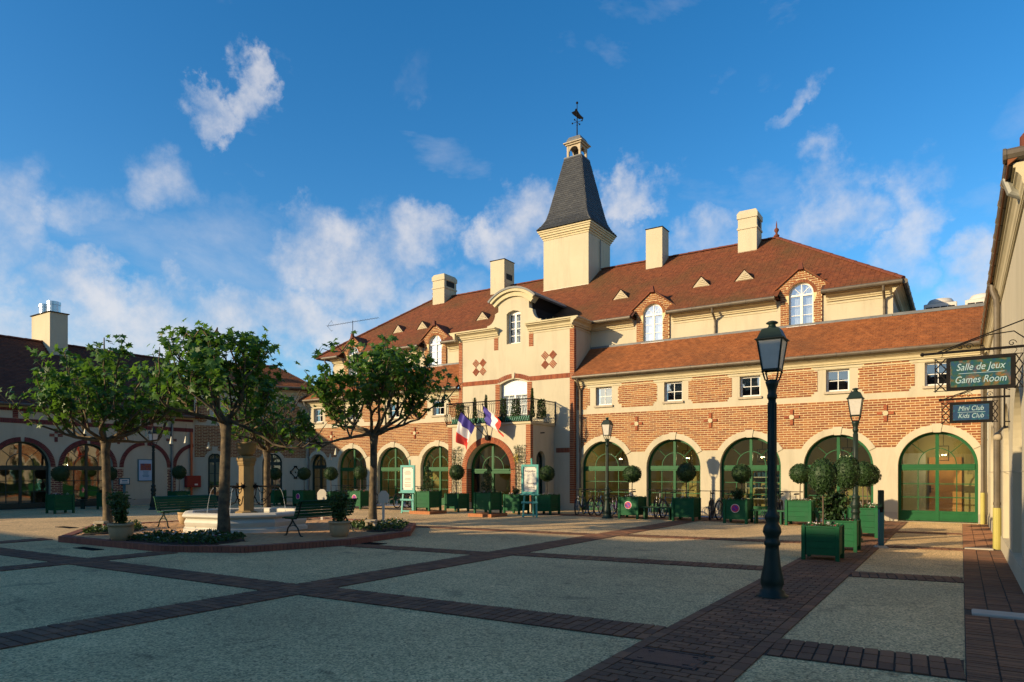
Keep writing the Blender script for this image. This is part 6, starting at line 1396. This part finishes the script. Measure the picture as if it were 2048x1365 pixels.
# ================================================================== EASEL SIGNS
def easel(x, y, rz, lb, lines):
    t = root('easel_sign', lb, 'sign', (x, y, 0), 'turquoise easel signs'); fr = Frame((x, y, 0), rz); w = .30
    m = MB(fr)
    for sx in (-1, 1): m.hexa([(sx*.26-.03, -.03, 0), (sx*.26+.03, -.03, 0), (sx*.26+.03, .03, 0), (sx*.26-.03, .03, 0)], [(sx*.22-.03, .03, .84), (sx*.22+.03, .03, .84), (sx*.22+.03, .09, .84), (sx*.22-.03, .09, .84)])
    m.build('front_legs', 'turquoise', t)
    m = MB(fr); m.hexa([(-.03, .40, 0), (.03, .40, 0), (.03, .46, 0), (-.03, .46, 0)], [(.02-.03, .10, 2.12), (.02+.03, .10, 2.12), (.05, .15, 2.12), (-.01, .15, 2.12)]); m.build('rear_leg', 'turquoise', t)
    m = MB(fr); m.box(-.31, .31, -.05, -.01, .50, .57); m.box(-.28, .28, -.035, .0, .06, .11); m.build('cross_rail', 'turquoise', t)
    m = MB(fr); m.box(-.36, .36, -.08, .10, .80, .84); m.build('ledge', 'turquoise', t)
    m = MB(fr); y0, y1 = -.01, .06; m.box(-.32, -.25, y0, y1, .842, 1.90); m.box(.25, .32, y0, y1, .842, 1.90); m.box(-.249, .249, y0, y1, .842, .92); m.box(-.249, .249, y0, y1, 1.82, 1.90); fm = m.build('frame', 'turquoise', t)
    m = MB(fr); m.box(-.248, .248, .02, .04, .922, 1.818); pp_ = m.build('panel', 'paper', t)
    for body, z, sz, mt in lines: text_mesh('lettering', body, sz, mt, pp_, fr.M @ Matrix.Translation((0, .017, z)) @ FACEM, shear=.2, ext=.0008)
    m = MB(fr)
    for sx in (-1, 1):
        for z in (.96, 1.78): m.box(sx*.215-.018, sx*.215+.018, .014, .0185, z-.018, z+.018)
    m.build('corner_mark', 'ink_blue', pp_)
    if not lines:                                      # small print, too small to read: rows of line work
        for z, hw in ((1.66, .10), (1.60, .15), (1.55, .13), (1.38, .12), (1.32, .14), (1.22, .13), (1.12, .15), (1.06, .12)): q = MB(fr); q.box(-hw, hw, .015, .0188, z-.011, z+.011); q.build('print_line', 'sill_stone', pp_)
easel(-18.35, 20.35, R(12), 'turquoise easel sign with several lines of small print, left of the entrance', [])
easel(-12.95, 20.85, R(14), 'turquoise easel sign with three large lines of script, right of the entrance', [('Réception', 1.66, .10, 'ink'), ('Room', 1.22, .11, 'ink'), ('Check-in', 1.08, .10, 'ink')])
# ================================================================== FLAGS
def flag(pole0, pole1, d, side, lb, seed):
    t = root('flag', lb, 'flag', pole0, 'tricolour flags over the entrance'); p0, p1 = Vector(pole0), Vector(pole1); m = MB(); m.tube([p0, p1], .018, 6); m.ball(p1, .035, 8, 6); m.build('pole', 'iron', t); r_ = random.Random(seed)
    ax = (p0-p1).normalized(); H = .82; nu, nv = 24, 14; fly = Vector(side)
    def pt(u, v):                                      # v along the hoist, u along the fly, which hangs in soft folds
        wave = math.sin(v*8+u*2.5+seed)*.075*(.2+u)+.03*math.sin(v*15-u*5)
        return p1+ax*(.05+H*v)+fly*u+Vector((wave*.5+d*.10*math.sin(u*3.0), wave-.06*u, -.10*u*u*(1-v)))
    for k, mt in enumerate(('flag_blue', 'flag_white', 'flag_red')):
        q = MB(); v_ = []; n = nu//3
        for i in range(n+1):
            for j in range(nv+1): v_.append(pt((k*n+i)/nu, j/nv))
        q.add(v_, [(i*(nv+1)+j, (i+1)*(nv+1)+j, (i+1)*(nv+1)+j+1, i*(nv+1)+j+1) for i in range(n) for j in range(nv)]); q.build(('blue', 'white', 'red')[k]+'_stripe', mt, t, smooth=True)
b0 = Vector((-16.83, 23.66, 3.12))
flag(b0+Vector((-.05, 0, 0)), b0+Vector((-.98, -.60, 1.12)), -1, (-.14, -.08, -1.12), 'left tricolour flag drooping from a slanted pole over the entrance arch', 1)
flag(b0+Vector((.05, 0, 0)), b0+Vector((.06, -.42, 1.36)), 1, (.92, -.12, -.58), 'right tricolour flag hanging out to the right over the entrance arch', 4)
t = root('flag_bracket', 'dark iron double bracket holding the two flag poles above the entrance arch', 'bracket', tuple(b0)); m = MB(); m.bbox(b0.x-.10, b0.x+.10, b0.y-.06, b0.y+.10, b0.z-.12, b0.z+.08, .02); m.build('bracket_plate', 'iron', t)
# ================================================================== BALCONY BOXES, TRELLIS
for i, (x0, x1) in enumerate(((-18.85, -17.6), (-17.45, -16.15), (-16.0, -14.8))):
    lb = ('left', 'middle', 'right')[i]; t = root('window_box', 'green lattice flower box on the balcony, %s of three' % lb, 'flower box', ((x0+x1)/2, 23.9, PZ+.1), 'balcony flower boxes')
    m = MB(); m.box(x0, x1, 23.79, 24.02, PZ+.10, PZ+.34); m.build('box', 'box_green', t); m = MB()
    n = int((x1-x0)/.10)
    for k in range(n): xx = x0+(x1-x0)*(k+.5)/n; m.tube([(xx-.05, 23.778, PZ+.11), (xx+.05, 23.778, PZ+.33)], .010, 4)
    m.build('lattice', 'turquoise', t)
r_ = random.Random(77)
for i, (x, y, hgt, wd, n, lb) in enumerate(((-18.5, 23.95, .75, .30, 360, 'airy climbing plant at the left end of the balcony'), (-17.7, 23.95, .95, .16, 300, 'narrow upright plant left of the balcony door'), (-17.1, 23.95, 1.05, .12, 300, 'slim upright conifer behind the flags on the balcony'), (-16.2, 23.95, .85, .2, 300, 'leafy plant before the balcony door'), (-15.55, 23.95, .80, .28, 380, 'bushy plant with drooping twigs before the right door leaf'), (-14.85, 24.1, 1.2, .13, 420, 'slim dark conifer at the right front corner of the balcony'), (-14.82, 24.8, .8, .26, 420, 'leafy plant along the right side of the balcony'))):
    t = root('balcony_plant', lb, 'plant', (x, y, PZ+.30), 'balcony plants'); m = MB(); q = MB()
    for k in range(6):
        a = r_.uniform(0, 6.28); tip = Vector((x+math.cos(a)*wd*.8, y+math.sin(a)*wd*.4, PZ+.3+hgt*r_.uniform(.6, 1))); m.tube([(x, y, PZ+.25), tip], [.008, .004], 4)
    for k in range(n*2): u = r_.random(); ww = wd*(1-.75*u if wd < .17 else 1-.3*u); a = r_.uniform(0, 6.28); leaf_blob(q, (x+math.cos(a)*ww*r_.random()**.5, y+.6*math.sin(a)*ww*r_.random()**.5, PZ+.28+hgt*u), .075, r_)
    m.build('stems', 'stem', t); q.build('foliage', 'leaf_shrub', t, kind='stuff')
for x0, x1, lb in ((PX0+.22, PX0+.72, 'climbing plant on a wooden trellis left of the entrance arch'), (PX1-.72, PX1-.26, 'climbing plant with yellowish leaves on a trellis right of the entrance arch')):
    t = root('trellis_climber', lb, 'climber', ((x0+x1)/2, 23.7, 0), 'trellis climbers at the entrance'); m = MB(); q = MB()
    for k in range(4): xx = x0+(x1-x0)*k/3; m.tube([(xx, 23.72, .1), (xx, 23.72, 2.65)], .009, 4)
    for k in range(18): zz = .2+k*.14; m.tube([(x0, 23.715, zz), (x1, 23.715, zz)], .007, 4)
    for k in range(5):
        p = [(x0+(x1-x0)*r_.random(), 23.70, .1)]
        for j in range(9): p.append((min(x1, max(x0, p[-1][0]+r_.uniform(-.12, .12))), 23.69, .1+.28*(j+1)))
        m.tube(p, .007, 4)
    m.build('trellis', 'stem', t)
    for k in range(330): u = r_.random()**.55; leaf_blob(q, (r_.uniform(x0-.05, x1+.05), 23.67+r_.uniform(-.05, .03), .3+2.45*u), .055, r_, .2)
    q.build('foliage', 'leaf_shrub', t, kind='stuff')
    if x0 > -17:
        q = MB()
        for k in range(50): leaf_blob(q, (r_.uniform(x0-.05, x0+.2), 23.64, 2.0+r_.gauss(.2, .12)), .07, r_, .2)
        q.build('yellow_leaves', 'flower_yellow', t, kind='stuff')
# ================================================================== BICYCLES
def make_bike(mt):
    t = root('bicycle', 'x', 'bicycle')                # length along y, front towards -y, wheels radius .335
    for y, nm in ((-.52, 'front_wheel'), (.52, 'rear_wheel')):
        m = MB(); n = 26; R_ = .318; m.tube([(0, y+R_*math.cos(2*math.pi*i/n), .337+R_*math.sin(2*math.pi*i/n)) for i in range(n+1)], .025, 6, cap=False); w = m.build(nm, 'tyre', t)
        m = MB(); m.tube([(0, y+.295*math.cos(2*math.pi*i/n), .337+.295*math.sin(2*math.pi*i/n)) for i in range(n+1)], .009, 4, cap=False)
        for i in range(14): a = 2*math.pi*i/14; m.tube([((-1)**i*.02, y, .337), (0, y+.29*math.cos(a), .337+.29*math.sin(a))], .0018, 3, cap=False)
        m.tube([(-.05, y, .337), (.05, y, .337)], .018, 6); m.build('rim', 'lead', w)
    bb_, st, hd, hd2 = (0, .10, .28), (0, .24, .72), (0, -.33, .74), (0, -.36, .62)
    m = MB(); m.tube([bb_, st], .021, 6); m.tube([(0, .225, .66), hd], .022, 6); m.tube([bb_, hd2], .027, 6); m.tube([hd, hd2, (0, -.37, .56)], .02, 6)
    for s_ in (-.05, .05): m.tube([(s_*.6, .235, .68), (s_, .52, .337)], .009, 5); m.tube([(s_*.6, .10, .28), (s_, .52, .337)], .010, 5); m.tube([(s_*.8, -.38, .58), (s_, -.46, .45), (s_, -.52, .337)], .012, 5)
    m.build('bike_frame', mt, t)
    m = MB(); m.tube([st, (0, .275, .86)], .012, 6); m.tube([hd, (0, -.32, .92), (0, -.36, .97)], .013, 6); m.tube([(-.31, -.28, .985), (-.12, -.36, .985), (.12, -.36, .985), (.31, -.28, .985)], .012, 6)
    m.tube([bb_, (.0, .22, .2)], .008, 4); m.build('handlebar', 'bike_black', t)
    m = MB()
    for s_ in (-1, 1): m.tube([(s_*.31, -.28, .985), (s_*.36, -.22, .985)], .017, 6)
    m.hexa([(-.02, .10, .87), (.02, .10, .87), (.075, .38, .875), (-.075, .38, .875)], [(-.02, .12, .905), (.02, .12, .905), (.07, .385, .92), (-.07, .385, .92)]); m.build('saddle', 'tyre', t)
    m = MB(); n = 16; m.tube([(.05, .10+.085*math.cos(2*math.pi*i/n), .28+.085*math.sin(2*math.pi*i/n)) for i in range(n+1)], .008, 4, cap=False); m.tube([(.07, .10, .28), (.08, .02, .13), (.15, .02, .13)], .011, 5); m.tube([(-.07, .10, .28), (-.08, .18, .43), (-.15, .18, .43)], .011, 5); m.build('crank', 'iron', t)
    return t
BK = [make_bike('bike_black'), make_bike('bike_blue'), make_bike('bike_purple')]
bikes = [(-12.15, 23.25, 12, 1, .98, 'leftmost bicycle of the right-hand row, big lit wheel against the porch corner'), (-11.62, 23.5, 5, 0, 1, 'second bicycle from the left in the right-hand row'), (-11.2, 23.45, -6, 1, 1, 'bluish bicycle just left of the lamp in the right-hand row'), (-10.75, 23.3, 8, 2, .78, 'small purple bicycle with pale wheels beside the lamp foot'), (-10.3, 23.6, -4, 0, 1, 'bicycle just right of the lamp, behind the disc planter'), (-9.2, 23.7, 10, 0, 1, 'bicycle with tall handlebar behind the first plank bench, left one'), (-8.75, 23.6, -5, 1, 1, 'bluish bicycle behind the first plank bench, middle one'), (-8.2, 23.65, 7, 0, 1, 'bicycle behind the first plank bench, right one'),
    (-7.15, 23.3, 12, 0, 1, 'bicycle in clear view before the pier, its saddle showing'), (-6.75, 23.6, -8, 0, 1, 'bicycle half behind the second disc planter'), (-5.0, 23.7, 6, 0, 1, 'bicycle just left of the tall foreground lamp'), (-4.6, 23.8, -6, 0, 1, 'bicycle behind the tall foreground lamp'), (-3.3, 23.5, 8, 0, 1, 'rightmost bicycle, behind the nearest planter'),
    (-25.6, 23.5, 8, 0, 1, 'shaded bicycle between the left pair of planters'), (-25.0, 23.6, -5, 1, 1, 'shaded bluish bicycle under the first large arch on the left'), (-23.7, 23.5, 10, 0, 1, 'shaded bicycle left of the third disc planter'), (-21.3, 23.4, 6, 0, 1, 'bicycle right of the rightmost tree trunk'), (-20.8, 23.6, -6, 0, 1, 'bicycle behind the left easel, left one'), (-20.3, 23.5, 5, 0, 1, 'bicycle behind the left easel, right one')]
for x, y, a, k, s_, lb in bikes: place(BK[k], (x, y, 0), lb, 'bicycle', 'parked bicycles', s_, R(a))
for x0, x1, y, lb in ((-12.4, -2.9, 24.05, 'low steel bicycle rack along the wall right of the entrance'), (-26.4, -20.1, 24.05, 'low steel bicycle rack along the wall left of the entrance')):
    t = root('bicycle_rack', lb, 'bicycle rack', ((x0+x1)/2, y, 0), 'bicycle racks'); m = MB(); m.tube([(x0, y, .05), (x1, y, .05)], .018, 6); m.tube([(x0, y-.38, .05), (x1, y-.38, .05)], .018, 6); m.build('base_rail', 'steel', t); m = MB(); n = int((x1-x0)/.5)
    for k in range(n):
        for o in (0, .07): xx = x0+.3+.5*k+o; m.tube([(xx, y-.38, .05), (xx, y-.30, .30), (xx, y-.12, .38), (xx, y, .30), (xx, y, .05)], .009, 5, cap=False)
    m.build('wheel_loops', 'steel', t)
# ================================================================== HANGING SIGNS
def hang_sign(y, xl, xr, xp0, xp1, z0, z1, arm_z, xarm, lb, lines, art, vbar=None):
    t = root('hanging_sign', lb, 'sign', (XW, y, arm_z), 'iron hanging signs on the right wing'); m = MB()
    m.tube([(xarm, y, arm_z), (XW+.02, y, arm_z+.01)], .018, 6); m.ball((xarm, y, arm_z), .028, 8, 6)
    m.tube([(xl+.12, y, arm_z+.02), (xl+.35, y, arm_z+.11), (xl+.62, y, arm_z+.20), (xr-.1, y, arm_z+.22), (XW, y, arm_z+.12)], .008, 5)
    m.tube([(xl+.02, y, arm_z+.01), (XW+.0, y, arm_z+.36)], .009, 5)
    for c in (xl+.30, xl+.40, xr-.12):
        m.tube([(c+.05*(1-k/14)*math.cos(k*.62), y, arm_z+.062+.05*(1-k/14)*math.sin(k*.62)) for k in range(13)], .006, 4)
    br = m.build('bracket', 'iron', t)
    m = MB(); 
    for x in (xl+.08, xr-.08): m.tube([(x, y, arm_z-.01), (x+.014, y, arm_z-.03), (x, y, arm_z-.05), (x-.012, y, arm_z-.07)], .005, 4)
    m.build('hook', 'iron', t)
    m = MB(); f_ = .048; m.box(xp0-f_, xp1+f_, y-.02, y+.02, z1, z1+f_); m.box(xp0-f_, xp1+f_, y-.02, y+.02, z0-f_, z0); m.box(xp0-f_, xp0, y-.02, y+.02, z0+.001, z1-.001); m.box(xp1, xp1+f_, y-.02, y+.02, z0+.001, z1-.001); m.build('sign_frame', 'iron', t)
    for a, b in ((xl, xp0-f_), (xp1+f_, xr)):
        m = MB()
        if b-a < .02: continue
        m.tube([(a-.02, y, z1+f_-.006), (b, y, z1+f_-.006)], .007, 4); m.tube([(a-.02, y, z0-f_+.006), (b, y, z0-f_+.006)], .007, 4); m.tube([(a, y, z0-f_-.01), (a, y, z1+f_)], .009, 4); n = 3; hh = (z1-z0+2*f_)/n
        for k in range(n): m.tube([(a, y, z0-f_+hh*k), (b, y, z0-f_+hh*(k+1))], .010, 4); m.tube([(b, y, z0-f_+hh*k), (a, y, z0-f_+hh*(k+1))], .010, 4)
        m.build('lattice_side', 'iron', t)
    m = MB(); m.box(xp0+.001, xp1-.001, y-.012, y+.012, z0+.001, z1-.001); pn = m.build('painted_panel', art, t)
    cx_ = (xp0+xp1)/2
    for body, dz, sz, sx, ox in lines: text_mesh('lettering', body, sz, 'sign_text', pn, Matrix.Translation((cx_+ox, y-.0145, (z0+z1)/2+dz)) @ FACEM, shear=.28, sx=sx, ext=.0012)
    m = MB(); m.box(cx_-(xp1-xp0)*.36, cx_+(xp1-xp0)*.40, y-.0155, y-.0125, (z0+z1)/2-.002, (z0+z1)/2+.004); m.build('underline', 'sign_text', pn)
    if vbar:
        m = MB(); m.tube([(vbar, y, z0-.12), (vbar, y, z1+.62)], [.014, .014], 6); m.tube([(vbar, y, z1+.62), (vbar, y, z1+.72)], [.016, .002], 6); m.ball((vbar, y, z0-.13), .022, 6, 5)
        for zz in (z0-f_, arm_z): m.tube([(vbar, y, zz), (XW+.02, y, zz)], .010, 5)
        m.build('wall_bar', 'iron', t)
hang_sign(11.3, -.305, .69, -.125, .555, 2.785, 3.15, 3.275, -.46, 'larger hanging sign with painted blue-green panel reading Salle de Jeux, Games Room', [('Salle de Jeux', .085, .135, .80, .0), ('Games Room', -.09, .135, .78, 0)], 'sign_art')
hang_sign(14.4, -.285, .53, -.125, .405, 2.525, 2.80, 2.90, -.31, 'smaller blue hanging sign below reading Mini Club, Kids Club', [('Mini Club', .065, .115, .82, 0), ('Kids Club', -.065, .115, .82, 0)], 'sign_art_blue', vbar=.62)
# ================================================================== POST, POSTER AND SMALL WALL THINGS
t = root('teal_bollard', 'slim blue-green square post with pale foot beside the rightmost aggregate panel', 'bollard', (-1.43, 16.5, 0)); fr = Frame((-1.43, 16.5, 0), R(20)); m = MB(fr); m.bbox(-.05, .05, -.045, .045, .05, .82, .008); m.build('lower_post', 'teal_post', t); m = MB(fr); m.bbox(-.052, .052, -.047, .047, .822, 1.23, .008); m.build('upper_post', 'green_dark', t); m = MB(fr); m.hexa([(-.13, -.11, 0), (.13, -.11, 0), (.13, .11, 0), (-.13, .11, 0)], [(-.09, -.075, .05), (.09, -.075, .05), (.09, .075, .05), (-.09, .075, .05)]); m.build('foot', 'slab', t)
m = MB(fr); m.box(-.03, .03, -.052, -.048, .76, .88); m.build('reader', 'iron', t)
t = root('wall_poster', 'pale blue framed poster with a red picture in the third arch of the left wing', 'poster', (XLW, 18.5, 1.2)); m = MB(FL); m.box(18.12, 18.88, -.05, -.002, 1.18, 2.28); m.build('frame', 'teal_post', t); m = MB(FL); m.box(18.16, 18.84, -.056, -.0505, 1.22, 2.24); pn = m.build('sheet', 'pale_blue', t); m = MB(FL); m.box(18.23, 18.77, -.059, -.0565, 1.72, 2.06); m.build('picture', 'poster_pic', pn); m = MB(FL)
for k, w in enumerate((.28, .24, .24, .34, .30)): m.box(18.5-w/2, 18.5+w/2, -.0585, -.0565, 1.64-k*.06, 1.665-k*.06)
m.build('print_lines', 'ink_blue', pn)
t = root('small_sign', 'small blue-framed white notice on the pier right of the leftmost tree', 'sign', (XLW, 17.5, 1.0)); m = MB(FL); m.box(17.20, 17.72, -.06, -.03, 1.02, 1.34); m.build('frame', 'teal_post', t); m = MB(FL); m.box(17.25, 17.67, -.064, -.0605, 1.07, 1.29); pn = m.build('panel', 'paper', t); m = MB(FL); m.box(17.32, 17.60, -.0655, -.0645, 1.18, 1.24); m.build('print_line', 'ink_blue', pn); m = MB(FL); m.box(17.30, 17.62, -.0655, -.0645, 1.10, 1.125); m.build('print_line', 'ink_blue', pn); m = MB(FL); m.box(17.40, 17.52, -.05, -.002, .6, 1.019); m.build('stem', 'teal_post', t)
t = root('fire_cabinet', 'dark red fire-hose cabinet with small white label on the left wing wall', 'cabinet', (XLW, 20.9, .8)); m = MB(FL); m.bbox(20.55, 21.35, -.26, -.02, .84, 1.45, .01); c_ = m.build('case', 'red_cabinet', t); m = MB(FL); m.box(20.6, 21.3, -.268, -.2605, .89, 1.40); m.build('door', 'red_cabinet', c_); m = MB(FL); m.box(20.98, 21.16, -.272, -.2685, .94, 1.02); m.build('white_label', 'paper', c_)
t = root('orange_pipe', 'vertical orange pipe running behind the red fire-hose cabinet', 'pipe', (XLW, 20.9, 0)); m = MB(FL); m.tube([(20.9, -.10, 0), (20.9, -.10, .839)], .06, 10); m.tube([(20.9, -.10, 1.451), (20.9, -.10, 3.75)], .06, 10); m.tube([(20.9, -.10, 2.3), (20.9, -.10, 2.36)], .07, 10); m.build('pipe', 'orange_pipe', t)
# things standing far outside are not needed; drop prototypes that were never placed
bpy.context.view_layer.update()
